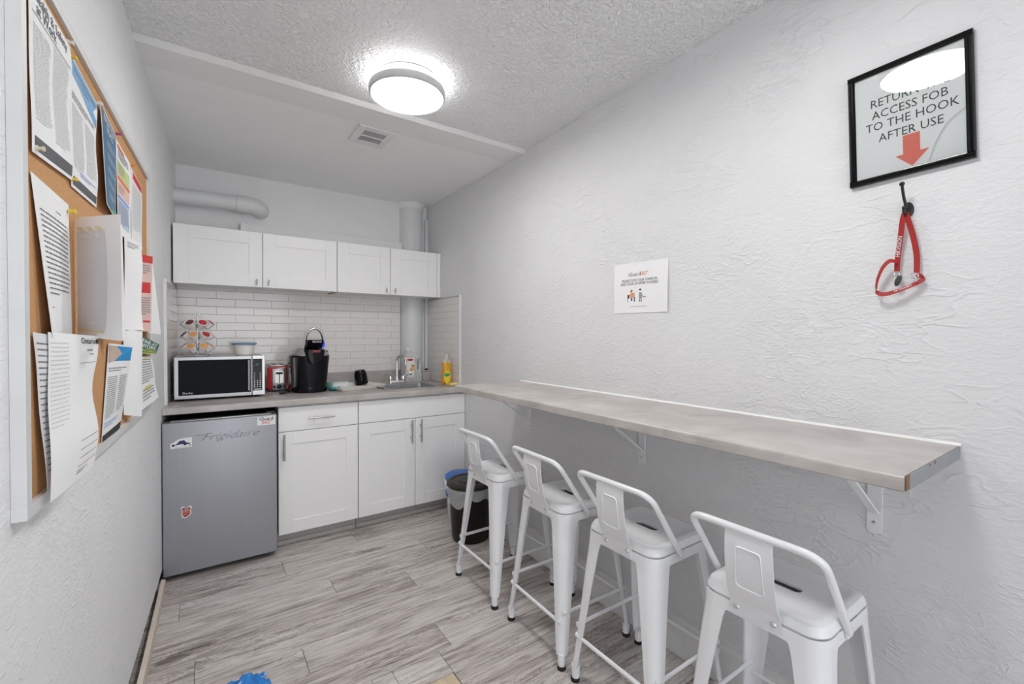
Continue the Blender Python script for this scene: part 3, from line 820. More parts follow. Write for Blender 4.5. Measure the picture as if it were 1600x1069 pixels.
# ------------------------------------------------------------------ fridge
YF = 2.929
t = thing('mini_fridge', 'grey compact fridge under the left end of the worktop', 'fridge', (0.09, 3.2, 0.0))
obj('body', rbox(-0.145, 0.352, YF + 0.058, 3.56, 0.018, 0.842, 0.006), BLACK_MATTE, t)
d = obj('door', rbox(-0.1735, 0.358, YF, YF + 0.052, 0.034, 0.840, 0.006, 3), FRIDGE_STEEL, t, 40)
obj('door_edge', rbox(-0.1725, 0.357, YF + 0.010, YF + 0.056, 0.028, 0.846, 0.004), M('fridge_edge_dark', (0.05, 0.05, 0.055), 0.4), d)
obj('top_lip', rbox(-0.14, 0.33, YF + 0.004, YF + 0.03, 0.841, 0.850, 0.003), STEEL, d, 40)
obj('hinge', rbox(0.30, 0.352, YF + 0.012, YF + 0.07, 0.846, 0.858, 0.003), BLACK_GLOSS, t)
bm = nb()
for x in (-0.14, 0.32):
    for y in (3.02, 3.52): lathe(bm, [(0.018, 0.0005), (0.018, 0.02)], 12, (x, y, 0))
obj('feet', bm, BLACK_RUBBER, t, 40)
fr = lambda a, b: (a, YF - 0.0012, b)
bm = put_text(nb(), 'Frigidaire', fr, 0.125, 0.748, 0.056, shear=0.55, xs=1.3, bold=-0.0007)
box(bm, -0.03, 0.02, YF - 0.0014, YF, 0.762, 0.765)
obj('badge_lettering', bm, M('dark_chrome_badge', (0.16, 0.16, 0.17), 0.25, 0.8), d, None, False, 'script brand badge')
def sticker(name, label, poly, mat):
    t = thing(name, label, 'sticker', (sum(p[0] for p in poly) / len(poly), YF, min(p[1] for p in poly)), 0, 'stickers on the fridge door')
    bm = nb(); prism(bm, poly, lambda a, b, dd: (a, YF - dd, b), 0.0002, 0.001); obj('backing', bm, mat, t)
    return t
STK = M('sticker_white', (0.80, 0.80, 0.80), 0.4)
t = sticker('logo_sticker', 'white sticker lettered with a red and black logo on the fridge', [(0.258, 0.785), (0.350, 0.783), (0.350, 0.834), (0.258, 0.832)], STK)
obj('lettering', put_text(nb(), 'iGuard', fr, 0.304, 0.820, 0.026, bold=0.0004), INK, t)
obj('lettering', put_text(nb(), '360°', fr, 0.306, 0.799, 0.031), RED, t)
t = sticker('car_sticker', 'white sticker with a dark blue racing car drawing on the fridge', [(-0.139, 0.706), (-0.047, 0.706), (-0.047, 0.757), (-0.082, 0.757), (-0.107, 0.752), (-0.126, 0.738), (-0.139, 0.733)], STK)
bm = nb(); fl = lambda a, b, dd: (a, YF - dd, b)
for poly in ([(-0.125, 0.721), (-0.112, 0.730), (-0.100, 0.744), (-0.080, 0.746), (-0.072, 0.733), (-0.055, 0.728), (-0.055, 0.722), (-0.075, 0.723), (-0.090, 0.726)], ):
    prism(bm, poly, fl, 0.001, 0.0014)
obj('car_print', bm, M('navy_ink', (0.02, 0.035, 0.15), 0.5), t)
bm = nb()
for cx, cz, r in ((-0.127, 0.722, 0.0065), (-0.077, 0.724, 0.0065), (-0.054, 0.716, 0.003)):
    prism(bm, [(cx + r * math.cos(a), cz + r * math.sin(a)) for a in [i * PI / 7 for i in range(14)]], fl, 0.0014, 0.0018)
box(bm, -0.12, -0.055, YF - 0.0013, YF - 0.001, 0.7105, 0.7115)
obj('wheel_print', bm, INK, t)
cre = [(-0.098, 0.385), (-0.094, 0.392), (-0.083, 0.391), (-0.078, 0.384), (-0.082, 0.374), (-0.080, 0.366), (-0.066, 0.370), (-0.062, 0.378), (-0.068, 0.384), (-0.062, 0.392), (-0.050, 0.388), (-0.049, 0.376), (-0.055, 0.368), (-0.050, 0.355), (-0.055, 0.342), (-0.075, 0.328), (-0.090, 0.333), (-0.095, 0.352), (-0.092, 0.372)]
t = sticker('creature_sticker', 'small red animal-shaped sticker low on the fridge door', cre, STK)
cc = (-0.075, 0.358)
bm = nb(); prism(bm, [(cc[0] + (a - cc[0]) * 0.80, cc[1] + (b - cc[1]) * 0.80) for a, b in cre], fl, 0.001, 0.0014); obj('red_print', bm, M('salmon_ink', (0.55, 0.13, 0.11), 0.5), t)
bm = nb()
prism(bm, [(-0.092, 0.384), (-0.080, 0.386), (-0.080, 0.381), (-0.092, 0.379)], fl, 0.0014, 0.0018); prism(bm, [(-0.086, 0.338), (-0.060, 0.350), (-0.060, 0.345), (-0.078, 0.334)], fl, 0.0014, 0.0018)
obj('dark_print', bm, M('brown_ink', (0.12, 0.05, 0.04), 0.6), t)

# ------------------------------------------------------------------ microwave and what stands on it
MY = 3.218; MZ = 0.927; MT = 1.174
t = thing('microwave', 'stainless steel microwave with black window on the worktop', 'microwave', (0.096, 3.38, CZ))
obj('body', rbox(-0.133, 0.326, MY + 0.020, 3.555, MZ, MT, 0.004), M('microwave_case', (0.55, 0.55, 0.56), 0.35, 0.7), t)
d = obj('door', rbox(-0.135, 0.256, MY, MY + 0.022, MZ, MT, 0.003), STEEL, t)
obj('window', rbox(-0.114, 0.250, MY - 0.0015, MY + 0.004, 0.949, 1.155, 0.001), WINDOW, d)
bm = nb()
cyl(bm, (0.237, MY - 0.028, 0.962), (0.237, MY - 0.028, 1.150), 0.007, 14)
for z in (0.975, 1.137): cyl(bm, (0.237, MY - 0.028, z), (0.237, MY, z), 0.006, 12)
obj('handle', bm, STEEL, d, 40)
fm = lambda a, b: (a, MY - 0.0022, b)
obj('brand_lettering', put_text(nb(), 'Danby', fm, -0.070, 0.962, 0.017, xs=1.15), M('silver_print', (0.62, 0.62, 0.63), 0.4), d)
p_ = obj('control_panel', rbox(0.258, 0.3275, MY, MY + 0.022, MZ, MT, 0.003), M('panel_bright_steel', (0.74, 0.74, 0.75), 0.35, 0.5), t)
obj('keypad', rbox(0.261, 0.312, MY - 0.0015, MY + 0.003, 0.955, 1.155, 0.001), BLACK_GLOSS, p_)
bm = nb()
for r_ in range(8):
    for c_ in range(3):
        z = 0.976 + r_ * 0.0122
        if r_ < 4: lathe(bm, [(0.0042, 0), (0.0042, 0.001)], 10, (0, 0, 0)) if False else box(bm, 0.2665 + c_ * 0.0155, 0.2735 + c_ * 0.0155, MY - 0.0024, MY - 0.0012, z, z + 0.0075, 0.0005, 1)
        elif c_ != 1: box(bm, 0.2665 + c_ * 0.0155, 0.2735 + c_ * 0.0155, MY - 0.0022, MY - 0.0012, z + 0.002, z + 0.0055)
box(bm, 0.268, 0.306, MY - 0.0022, MY - 0.0012, 0.961, 0.967)
o = obj('buttons', bm, M('button_white', (0.68, 0.68, 0.68), 0.5), p_); o['kind'] = 'stuff'
bm = nb(); box(bm, 0.283, 0.290, MY - 0.002, MY - 0.0013, 1.120, 1.1225); box(bm, 0.275, 0.280, MY - 0.002, MY - 0.0013, 1.114, 1.116)
obj('display_glow', bm, M('green_display', (0.02, 0.1, 0.03), 0.5, emis=(0.15, 0.7, 0.3, 0.5)), p_)
bm = nb()
for x in (-0.10, 0.29):
    for y in (3.26, 3.52): lathe(bm, [(0.012, 0.0005), (0.012, MZ - CZ)], 12, (x, y, CZ))
obj('feet', bm, BLACK_RUBBER, t, 40)

CX, CY = -0.022, 3.375
t = thing('pod_carousel', 'chrome three-tier coffee pod carousel on top of the microwave', 'carousel', (CX, CY, MT))
obj('base', lathe(nb(), [(0.070, 0.0005), (0.073, 0.004), (0.070, 0.010), (0.05, 0.014), (0.006, 0.015)], 36, (CX, CY, MT)), CHROME, t, 40)
obj('post', cyl(nb(), (CX, CY, MT + 0.012), (CX, CY, MT + 0.240), 0.0035, 10), CHROME, t, 40)
bm = nb(); tube(bm, [(CX + 0.015 * math.cos(a), CY, MT + 0.250 + 0.015 * math.sin(a)) for a in [i * 2 * PI / 20 for i in range(20)]], 0.0022, 8, True); obj('top_loop', bm, CHROME, t, 60)
POD_W = M('pod_cup_white', (0.78, 0.78, 0.78), 0.35)
LIDS = [M('pod_lid_orange', (0.80, 0.38, 0.13), 0.35, 0.1, noise=0.35, nscale=120), M('pod_lid_red', (0.52, 0.03, 0.04), 0.35, 0.1, noise=0.4, nscale=130), M('pod_lid_dark', (0.20, 0.035, 0.03), 0.35, 0.1, noise=0.5, nscale=130)]
LIDN = ['orange', 'red', 'dark red']
DIRS = ['front left', 'front right', 'right', 'back right', 'back', 'back left', 'left']
ANG = [-116, -64, -13, 38, 90, 142, 193]
TIERN = ['bottom', 'middle', 'top']
pod_src = {}
cols = [[0, 0, 0, 1, 1, 0, 0], [0, 1, 1, 1, 0, 0, 2], [2, 1, 1, 1, 2, 1, 2]]
for tier in range(3):
    z = MT + 0.053 + tier * 0.072
    bm = nb(); tube(bm, [(CX + 0.052 * math.cos(a), CY + 0.052 * math.sin(a), z - 0.010) for a in [i * 2 * PI / 28 for i in range(28)]], 0.0024, 6, True)
    for a in ANG:
        aa = math.radians(a); cyl(bm, (CX, CY, z - 0.018), (CX + 0.052 * math.cos(aa), CY + 0.052 * math.sin(aa), z - 0.010), 0.0014, 6)
    obj('tier_rack', bm, M('dark_wire', (0.10, 0.10, 0.105), 0.25, 0.8), t, 60)
    rot = [0, 9, -5][tier]
    for k, a in enumerate(ANG):
        aa = math.radians(a + rot); ci = cols[tier][k]
        tilt = math.radians(46)
        W = Matrix.Translation((CX + 0.074 * math.cos(aa), CY + 0.074 * math.sin(aa), z + 0.008)) @ Matrix.Rotation(aa, 4, 'Z') @ Matrix.Rotation(tilt, 4, 'Y')
        lab = 'coffee pod with %s lid, %s tier of the carousel, %s' % (LIDN[ci], TIERN[tier], DIRS[k])
        root = thing('coffee_pod', lab, 'coffee pod', (0, 0, 0), 0, 'coffee pods on the carousel')
        root.matrix_basis = W; WM[root.name] = W; FR[root.name] = W
        if ci not in pod_src:
            obj('cup', lathe(nb(), [(0.016, -0.040), (0.018, -0.040), (0.0225, -0.004), (0.0255, -0.003), (0.0255, 0.0)], 18), POD_W, root, 40, True)
            obj('rim', lathe(nb(), [(0.0255, -0.0002), (0.0255, 0.0008), (0.018, 0.0010)], 18), POD_W, root, 40, True)
            obj('foil_lid', lathe(nb(), [(0.0215, 0.0006), (0.0215, 0.0016), (0.005, 0.0018)], 18), LIDS[ci], root, 40, True)
            pod_src[ci] = root
        else:
            for ch in pod_src[ci].children:
                c = ch.copy(); COL.objects.link(c); c.parent = root

t = thing('food_container', 'white plastic food tub with blue lid on the microwave', 'container', (0.226, 3.40, MT))
obj('tub', lathe(nb(), [(0.044, 0.0005), (0.048, 0.002), (0.058, 0.030), (0.062, 0.062), (0.065, 0.068)], 36, (0.226, 3.40, MT)), M('tub_plastic', (0.88, 0.85, 0.80), 0.3, noise=0.03), t, 40)
obj('lid', lathe(nb(), [(0.066, 0.066), (0.073, 0.068), (0.074, 0.075), (0.068, 0.079), (0.060, 0.077), (0.02, 0.077)], 36, (0.226, 3.40, MT)), M('lid_blue', (0.16, 0.27, 0.42), 0.35), t, 40)

# ------------------------------------------------------------------ toaster
t = thing('toaster', 'red toaster with steel front between microwave and coffee maker', 'toaster', (0.435, 3.53, CZ))
bm = nb(); x0, x1 = 0.362, 0.508
loft(bm, [[(0.435 + x, y, CZ + 0.093 + z) for x, z in rsq(hx, hz, r)] for y, hx, hz, r in ((3.425, 0.066, 0.078, 0.02), (3.430, 0.072, 0.082, 0.022), (3.655, 0.072, 0.082, 0.022), (3.660, 0.066, 0.078, 0.02))])
obj('shell', bm, M('toaster_red', (0.42, 0.012, 0.015), 0.18, noise=0.05, coat=0.4), t, 40)
obj('top_plate', rbox(0.375, 0.495, 3.435, 3.65, CZ + 0.1735, CZ + 0.183, 0.006, 2), STEEL, t, 40)
bm = nb()
for x in (0.405, 0.452): box(bm, x, x + 0.016, 3.455, 3.635, CZ + 0.1825, CZ + 0.1838)
obj('slots', bm, BLACK_MATTE, t)
p_ = obj('front_plate', rbox(0.391, 0.479, 3.418, 3.427, CZ + 0.012, CZ + 0.160, 0.005, 2), STEEL, t, 40)
obj('lever_track', rbox(0.405, 0.462, 3.4165, 3.419, CZ + 0.058, CZ + 0.140, 0.002), NICKEL, p_)
bm = nb(); box(bm, 0.4315, 0.4365, 3.4150, 3.418, CZ + 0.062, CZ + 0.135); obj('lever_slot', bm, BLACK_MATTE, p_)
obj('lever', rbox(0.412, 0.455, 3.402, 3.4165, CZ + 0.122, CZ + 0.136, 0.004), BLACK_GLOSS, t, 40)
bm = nb()
def knob(cx, cz, r):
    bmk = nb(); cyl(bmk, (cx, 3.419, cz), (cx, 3.408, cz), r, 18); return bmk
for cx, cz, r in ((0.434, CZ + 0.037, 0.0155), (0.404, CZ + 0.036, 0.008), (0.464, CZ + 0.040, 0.008)):
    obj('knob', knob(cx, cz, r), BLACK_GLOSS, t, 40)
bm.free()
bm = nb(); loft(bm, [[(0.435 + x, 3.54 + y, z) for x, y in rsq(0.062, 0.105, 0.01)] for z in (CZ + 0.0005, CZ + 0.013)]); obj('foot_base', bm, BLACK_MATTE, t)
t = thing('power_plug', 'black plug on a cord lying in front of the toaster', 'plug', (0.43, 3.30, CZ))
bm = nb(); box(bm, 0.415, 0.452, 3.255, 3.285, CZ + 0.0005, CZ + 0.022, 0.006); obj('plug_body', bm, BLACK_MATTE, t, 40)
obj('cord', tube(nb(), smooth_path([(0.450, 3.27, CZ + 0.010), (0.470, 3.285, CZ + 0.008), (0.482, 3.330, CZ + 0.004), (0.486, 3.385, CZ + 0.004), (0.512, 3.420, CZ + 0.006), (0.5145, 3.480, CZ + 0.010), (0.5145, 3.58, CZ + 0.008)], 5), 0.003, 8), BLACK_MATTE, t, 60)

# ------------------------------------------------------------------ coffee maker
KX, KY = 0.612, 3.345
t = thing('coffee_maker', 'black and silver single-cup coffee maker with raised chrome handle', 'coffee maker', (KX, KY, CZ))
def oval(hx, hy, z, r, dx=0, dy=0): return [(KX + dx + x, KY + dy + y, z) for x, y in rsq(hx, hy, r, 8)]
obj('base', loft(nb(), [oval(0.100, 0.118, CZ + 0.0005, 0.09), oval(0.108, 0.124, CZ + 0.006, 0.095), oval(0.108, 0.124, CZ + 0.042, 0.095), oval(0.103, 0.119, CZ + 0.047, 0.09)]), BLACK_GLOSS, t, 40)
obj('body', loft(nb(), [oval(0.104, 0.120, CZ + 0.046, 0.09), oval(0.112, 0.124, CZ + 0.15, 0.09), oval(0.121, 0.127, CZ + 0.245, 0.09), oval(0.120, 0.126, CZ + 0.252, 0.09)]), M('coffee_black', (0.008, 0.008, 0.010), 0.30, noise=0.1, spec=0.12), t, 40)
# silver shoulders left and right of the brew head
for s in (-1, 1):
    bm = nb(); rings = []
    for z, ox, oy in ((0.250, 0.125, 0.130), (0.258, 0.126, 0.131), (0.285, 0.110, 0.112), (0.302, 0.082, 0.085)):
        ring = [(KX + s * 0.045, KY - oy * 0.96, CZ + z)]
        for k in range(9):
            a = -PI / 2 + PI * k / 8
            ring.append((KX + s * (0.052 + (ox - 0.052) * math.cos(a)), KY + oy * math.sin(a), CZ + z))
        ring.append((KX + s * 0.045, KY + oy * 0.96, CZ + z))
        rings.append(ring)
    loft(bm, rings)
    obj('silver_shoulder', bm, M('satin_silver', (0.46, 0.46, 0.47), 0.25, 0.85), t, 30)
obj('brew_recess', loft(nb(), [[(KX + 0.012 + x, KY - 0.094 + y, z) for x, y in rsq(w, 0.04, 0.03)] for z, w in ((CZ + 0.195, 0.04), (CZ + 0.215, 0.058), (CZ + 0.25, 0.066), (CZ + 0.292, 0.066))]), BLACK_GLOSS, t, 40)
bm = nb(); hx, hy, hz = KX + 0.022, KY - 0.03, CZ + 0.335
loft(bm, [[(hx + x, hy + y - k * 0.022, hz + k * 0.030 + (-0.028)) for x, y in rsq(w, l, 0.03)] for k, w, l in ((-1.2, 0.044, 0.05), (0, 0.050, 0.064), (1, 0.054, 0.066), (1.7, 0.050, 0.060))])
hd = obj('brew_head', bm, BLACK_GLOSS, t, 40)
obj('brand_lettering', put_text(nb(), 'KEURIG', lambda a, b: (hx + 0.002 + a, hy - 0.1022, hz + 0.010 + b), 0, 0, 0.017), M('print_white', (0.8, 0.8, 0.8), 0.5), hd)
bm = nb(); box(bm, hx - 0.028, hx + 0.022, KY - 0.137, KY - 0.130, CZ + 0.272, CZ + 0.288, 0.002); obj('pod_window', bm, M('pod_window_red', (0.20, 0.01, 0.01), 0.3), hd)
bm = nb(); sphere(bm, (hx + 0.054, hy - 0.05, hz - 0.008), 0.022, 14, 1, 0.4, 1); obj('blue_light', bm, M('blue_glow', (0.02, 0.03, 0.5), 0.3, emis=(0.05, 0.1, 1.0, 0.35)), hd, 40)
bm = nb(); hnd = [(hx - 0.058 * math.cos(a), hy - 0.012 - 0.022 * math.sin(a), CZ + 0.345 + 0.100 * math.sin(a) - 0.008) for a in [i * PI / 14 for i in range(15)]]
tube(bm, [(hx - 0.052, hy + 0.0, CZ + 0.285)] + hnd + [(hx + 0.056, hy, CZ + 0.30)], 0.0085, 12)
obj('handle', bm, CHROME, t, 40)
bm = nb(); loft(bm, [[(KX - 0.108 + x, KY - 0.02 + y, z) for x, y in rsq(w, 0.085, 0.018)] for z, w in ((CZ + 0.045, 0.018), (CZ + 0.24, 0.026))]); obj('water_tank', bm, M('smoked_tank', (0.035, 0.03, 0.03), 0.08, noise=0.1, spec=0.35), t, 40)
bm = nb(); loft(bm, [[(KX + 0.088 + x, KY - 0.060 + y, CZ + z - y * 0.2) for x, y in rsq(0.020, 0.022, 0.006)] for z in (0.276, 0.281)]); obj('button_panel', bm, M('button_panel_blue', (0.08, 0.09, 0.25), 0.3), t, 40)

# ------------------------------------------------------------------ draining tray and dishes
TR = math.radians(14)
t = thing('draining_tray', 'cream plastic dish draining tray beside the sink', 'tray', (0.927, 3.36, CZ), TR)
CREAM = M('cream_plastic', (0.88, 0.86, 0.80), 0.4, noise=0.03)
hx_, hy_ = 0.180, 0.150
bm = nb()
loft(bm, [[(x, y, z) for x, y in rsq(hx_ + o_, hy_ + o_, 0.03 + o_, 6)] for o_, z in ((-0.025, 0.0008), (-0.014, 0.001), (0.002, 0.022), (0.004, 0.026), (-0.002, 0.026), (-0.016, 0.007), (-0.022, 0.006))], True, True)
obj('pan', bm, CREAM, t, 35, True)
for i in range(9):
    x = -0.13 + i * 0.0325
    obj('rib', rbox(x, x + 0.008, -0.12, 0.12, 0.0055, 0.0105, 0.002), CREAM, t, None, True)
TZ = CZ + 0.0115
t = thing('glass_dish', 'upturned clear glass dish with teal rim standing on the draining tray', 'dish', (0.812, 3.325, TZ))
GLS = see_through('clear_glassware', (0.80, 0.83, 0.83), 0.42, 0.05, 0.8)
obj('bowl', loft(nb(), [[(0.812 + x, 3.325 + y, TZ + z) for x, y in rsq(a, b, 0.025)] for a, b, z in ((0.064, 0.048, 0.0005), (0.066, 0.050, 0.004), (0.062, 0.046, 0.035), (0.054, 0.038, 0.046))]), GLS, t, 40)
t = thing('teal_lid', 'teal plastic container lid lying on the draining tray', 'dish', (0.762, 3.28, TZ), 0.3)  # loose lid of the glass container
obj('lid', loft(nb(), [[(x, y, z) for x, y in rsq(a, b, 0.016)] for a, b, z in ((0.034, 0.028, 0.0), (0.036, 0.030, 0.010), (0.032, 0.026, 0.014))]), M('teal_plastic', (0.01, 0.33, 0.30), 0.35), t, 40, True)
t = thing('teal_box', 'small teal plastic box standing at the tray corner', 'box', (0.765, 3.40, TZ))
obj('piece', rbox(0.742, 0.778, 3.385, 3.415, TZ, TZ + 0.036, 0.006), MATS['teal_plastic'], t, 40)
t = thing('black_mug', 'black mug turned upside down on the draining tray', 'mug', (1.0, 3.46, TZ))
Wm = Matrix.Translation((1.003, 3.455, TZ + 0.006)) @ Matrix.Rotation(math.radians(-9), 4, 'Y')
t.matrix_basis = Wm; WM[t.name] = Wm; FR[t.name] = Wm
obj('cup', lathe(nb(), [(0.047, 0.0), (0.047, 0.06), (0.043, 0.090), (0.037, 0.102), (0.035, 0.106), (0.033, 0.103)], 28), BLACK_GLOSS, t, 40, True)
obj('handle', tube(nb(), [(0.010 + 0.0, -0.044 - 0.030 * math.sin(a), 0.048 + 0.030 * math.cos(a)) for a in [i * PI / 10 for i in range(11)]], 0.0065, 10, flat=0.7), BLACK_GLOSS, t, 60, True)
t = thing('paring_knife', 'small knife with pale blade resting on the sink edge', 'knife', (1.07, 3.17, CZ))
obj('handle', tube(nb(), [(1.045, 3.225, CZ + 0.010), (1.075, 3.165, CZ + 0.0075)], 0.0065, 8, flat=0.6), M('taupe_handle', (0.20, 0.17, 0.15), 0.5), t, 50)
obj('blade', loft(nb(), [[(1.075, 3.165, CZ + 0.006), (1.082, 3.168, CZ + 0.006), (1.082, 3.168, CZ + 0.008), (1.075, 3.165, CZ + 0.008)], [(1.100, 3.105, CZ + 0.003), (1.103, 3.107, CZ + 0.003), (1.103, 3.107, CZ + 0.005), (1.100, 3.105, CZ + 0.005)]]), M('pale_blade', (0.75, 0.72, 0.68), 0.3), t)

# ------------------------------------------------------------------ jug, stopper, soap
JY = 3.562
t = thing('plastic_jug', 'translucent plastic jug with orange fruit label behind the faucet', 'jug', (1.455, JY, CZ))
JUG = see_through('milky_plastic', (0.76, 0.77, 0.78), 0.62, 0.2)
bm = nb(); rings = []
for z, xa, xb, hy in ((0.0005, 1.378, 1.520, 0.052), (0.006, 1.372, 1.526, 0.056), (0.075, 1.372, 1.526, 0.056), (0.095, 1.372, 1.500, 0.056), (0.110, 1.372, 1.480, 0.056), (0.185, 1.372, 1.480, 0.055), (0.205, 1.372, 1.505, 0.055), (0.222, 1.376, 1.500, 0.050), (0.245, 1.390, 1.455, 0.034), (0.255, 1.398, 1.440, 0.022), (0.262, 1.399, 1.439, 0.020)):
    rings.append([(x, y, CZ + z) for x, y in rsq((xb - xa) / 2, hy, min(0.02, hy * 0.9), 5, (xa + xb) / 2, JY)])
loft(bm, rings); obj('bottle', bm, JUG, t, 45)
obj('handle', tube(nb(), smooth_path([(1.488, JY, CZ + 0.205), (1.512, JY, CZ + 0.198), (1.520, JY, CZ + 0.170), (1.520, JY, CZ + 0.11), (1.512, JY, CZ + 0.078)], 5), 0.011, 10, flat=1.4), JUG, t, 60)
obj('cap', lathe(nb(), [(0.022, 0.260), (0.022, 0.280), (0.019, 0.283)], 20, (1.419, JY, CZ)), M('cap_white', (0.75, 0.75, 0.75), 0.4), t, 40)
lb = obj('paper_label', rbox(1.378, 1.446, JY - 0.0585, JY - 0.0565, CZ + 0.045, CZ + 0.205, 0.0005, 1), M('label_white', (0.80, 0.80, 0.79), 0.5), t)
fj = lambda a, b, dd: (a, JY - 0.0585 - dd, b)
bm = nb(); prism(bm, [(1.412 + 0.027 * math.cos(a), CZ + 0.188 + 0.010 * math.sin(a)) for a in [i * PI / 9 for i in range(18)]], fj, 0, 0.0006); obj('red_oval', bm, RED, lb)
bm = nb()
for cx, cz, r in ((1.434, CZ + 0.135, 0.014), (1.420, CZ + 0.108, 0.013), (1.440, CZ + 0.108, 0.008)):
    prism(bm, [(cx + r * math.cos(a), cz + r * math.sin(a)) for a in [i * PI / 8 for i in range(16)]], fj, 0, 0.0006)
obj('orange_fruit', bm, M('orange_ink', (0.75, 0.32, 0.06), 0.5), lb)
bm = nb(); prism(bm, [(1.385, CZ + 0.09), (1.395, CZ + 0.09), (1.395, CZ + 0.098), (1.385, CZ + 0.098)], fj, 0, 0.0006); prism(bm, [(1.405, CZ + 0.062), (1.428, CZ + 0.062), (1.428, CZ + 0.074), (1.405, CZ + 0.074)], fj, 0, 0.0006); obj('small_print', bm, INK_GREY, lb)

t = thing('sink_strainer', 'small chrome and black sink stopper on the upstand end', 'stopper', (1.593, 3.594, 0.990))
obj('cup', lathe(nb(), [(0.014, 0.0005), (0.020, 0.010), (0.018, 0.016), (0.008, 0.018)], 18, (1.593, 3.594, 0.990)), CHROME, t, 40)
bm = nb(); sphere(bm, (1.586, 3.594, 1.013), 0.008); sphere(bm, (1.601, 3.594, 1.013), 0.008); obj('knob', bm, BLACK_GLOSS, t, 40)

DX, DY = 1.592, 3.150
t = thing('soap_tray', 'thin white tray under the dish soap and sponge', 'tray', (DX, DY, CZ))
obj('dish', loft(nb(), [[(DX + x, DY + y, CZ + z) for x, y in rsq(a, b, 0.025)] for a, b, z in ((0.045, 0.085, 0.0006), (0.053, 0.093, 0.005), (0.054, 0.094, 0.007), (0.049, 0.089, 0.007), (0.044, 0.084, 0.004))]), M('tray_white', (0.78, 0.76, 0.72), 0.4), t, 40)
SX_, SY_, SZ = 1.580, 3.175, CZ + 0.005
t = thing('dish_soap_bottle', 'bottle of yellow dish soap at the wall end of the worktop', 'soap bottle', (SX_, SY_, SZ))
AMB = M('amber_soap', (0.72, 0.36, 0.015), 0.12, noise=0.06, coat=0.6)
bm = nb(); rings = []
for z, hx, hy in ((0.0005, 0.036, 0.024), (0.006, 0.041, 0.028), (0.05, 0.042, 0.029), (0.10, 0.036, 0.026), (0.125, 0.036, 0.026), (0.160, 0.040, 0.027), (0.172, 0.039, 0.026)):
    rings.append([(SX_ + x, SY_ + y, SZ + z) for x, y in rsq(hx, hy, 0.022, 5)])
loft(bm, rings); obj('soap', bm, AMB, t, 45)
bm = nb(); rings = []
for z, hx, hy in ((0.172, 0.0392, 0.0262), (0.186, 0.034, 0.024), (0.205, 0.018, 0.016), (0.214, 0.014, 0.0139)):
    rings.append([(SX_ + x, SY_ + y, SZ + z) for x, y in rsq(hx, hy, min(0.022, hy * 0.98), 5)])
loft(bm, rings, False); obj('clear_shoulder', bm, see_through('clear_amber', (0.75, 0.70, 0.60), 0.5, 0.1), t, 45)
obj('cap', lathe(nb(), [(0.0125, 0.213), (0.0125, 0.222), (0.009, 0.226), (0.008, 0.236), (0.005, 0.239)], 16, (SX_, SY_, SZ)), see_through('cap_clear', (0.80, 0.76, 0.68), 0.7, 0.2), t, 40)
fs = lambda a, b, dd: (SX_ + a - 0.010, SY_ - 0.0295 - dd, SZ + b)
bm = nb(); prism(bm, [(0.026 * math.cos(a), 0.060 + 0.052 * math.sin(a)) for a in [i * PI / 12 for i in range(24)]], fs, -0.002, 0.0006); lb = obj('front_label', bm, M('label_yellow', (0.85, 0.62, 0.04), 0.4), t)
bm = nb(); prism(bm, [(0.024 * math.cos(a), 0.078 + 0.013 * math.sin(a)) for a in [i * PI / 8 for i in range(16)]], fs, 0.0006, 0.001); obj('green_logo', bm, M('label_green', (0.01, 0.30, 0.20), 0.4), lb)
bm = nb(); prism(bm, [(-0.02 + 0.007 * math.cos(a), 0.012 + 0.008 * math.sin(a)) for a in [i * PI / 6 for i in range(12)]], fs, 0.0006, 0.001); obj('dark_mark', bm, MATS['brown_ink'], lb)
t = thing('sponge', 'yellow sponge lying by the dish soap', 'sponge', (1.606, 3.108, CZ + 0.005))
bm = rbox(1.572, 1.641, 3.085, 3.132, CZ + 0.0055, CZ + 0.024, 0.005, 2); obj('foam', bm, M('sponge_yellow', (0.80, 0.62, 0.22), 0.9, noise=0.15, nscale=90, bump=0.6, bscale=150), t, 40)

# ------------------------------------------------------------------ bins
BX, BY = 1.425, 2.515
t = thing('trash_bin', 'dark brown round bin with lid and white liner in the corner', 'bin', (BX, BY, 0))
DARKB = M('bin_brown', (0.014, 0.010, 0.008), 0.40, spec=0.25, noise=0.15, nscale=5)
obj('bucket', lathe(nb(), [(0.112, 0.0008), (0.118, 0.01), (0.140, 0.335), (0.144, 0.340)], 40, (BX, BY, 0)), DARKB, t, 40)
obj('lid', lathe(nb(), [(0.150, 0.346), (0.155, 0.350), (0.154, 0.366), (0.140, 0.376), (0.126, 0.377), (0.120, 0.371), (0.085, 0.373), (0.080, 0.380), (0.05, 0.384), (0.01, 0.385)], 40, (BX, BY, 0)), M('lid_brown', (0.030, 0.025, 0.022), 0.42, spec=0.3, noise=0.1), t, 40)
LINER = see_through('liner_film', (0.80, 0.82, 0.83), 0.45, 0.2, 0.8)
rn = [random.uniform(-1, 1) for _ in range(64)]
bm = nb(); lathe(bm, [(0.147, 0.347), (0.156, 0.335), (0.152, 0.315), (0.150, 0.290), (0.149, 0.262)], 56, (BX, BY, 0), cap0=False, cap1=False, wob=lambda a, k: 0.03 * math.sin(5 * a + k * 0.9) * (k > 0) + 0.018 * math.sin(13 * a + k * 1.7) * (k > 0))
for v in bm.verts:
    if v.co.z < 0.28:
        a = math.atan2(v.co.y - BY, v.co.x - BX); v.co.z += 0.028 * math.sin(3 * a + 0.5) + 0.012 * math.sin(8 * a)
obj('liner', bm, LINER, t, 60)
RX, RY = 1.512, 2.80
t = thing('recycling_bin', 'blue bin with white liner half hidden behind the brown bin', 'bin', (RX, RY, 0))
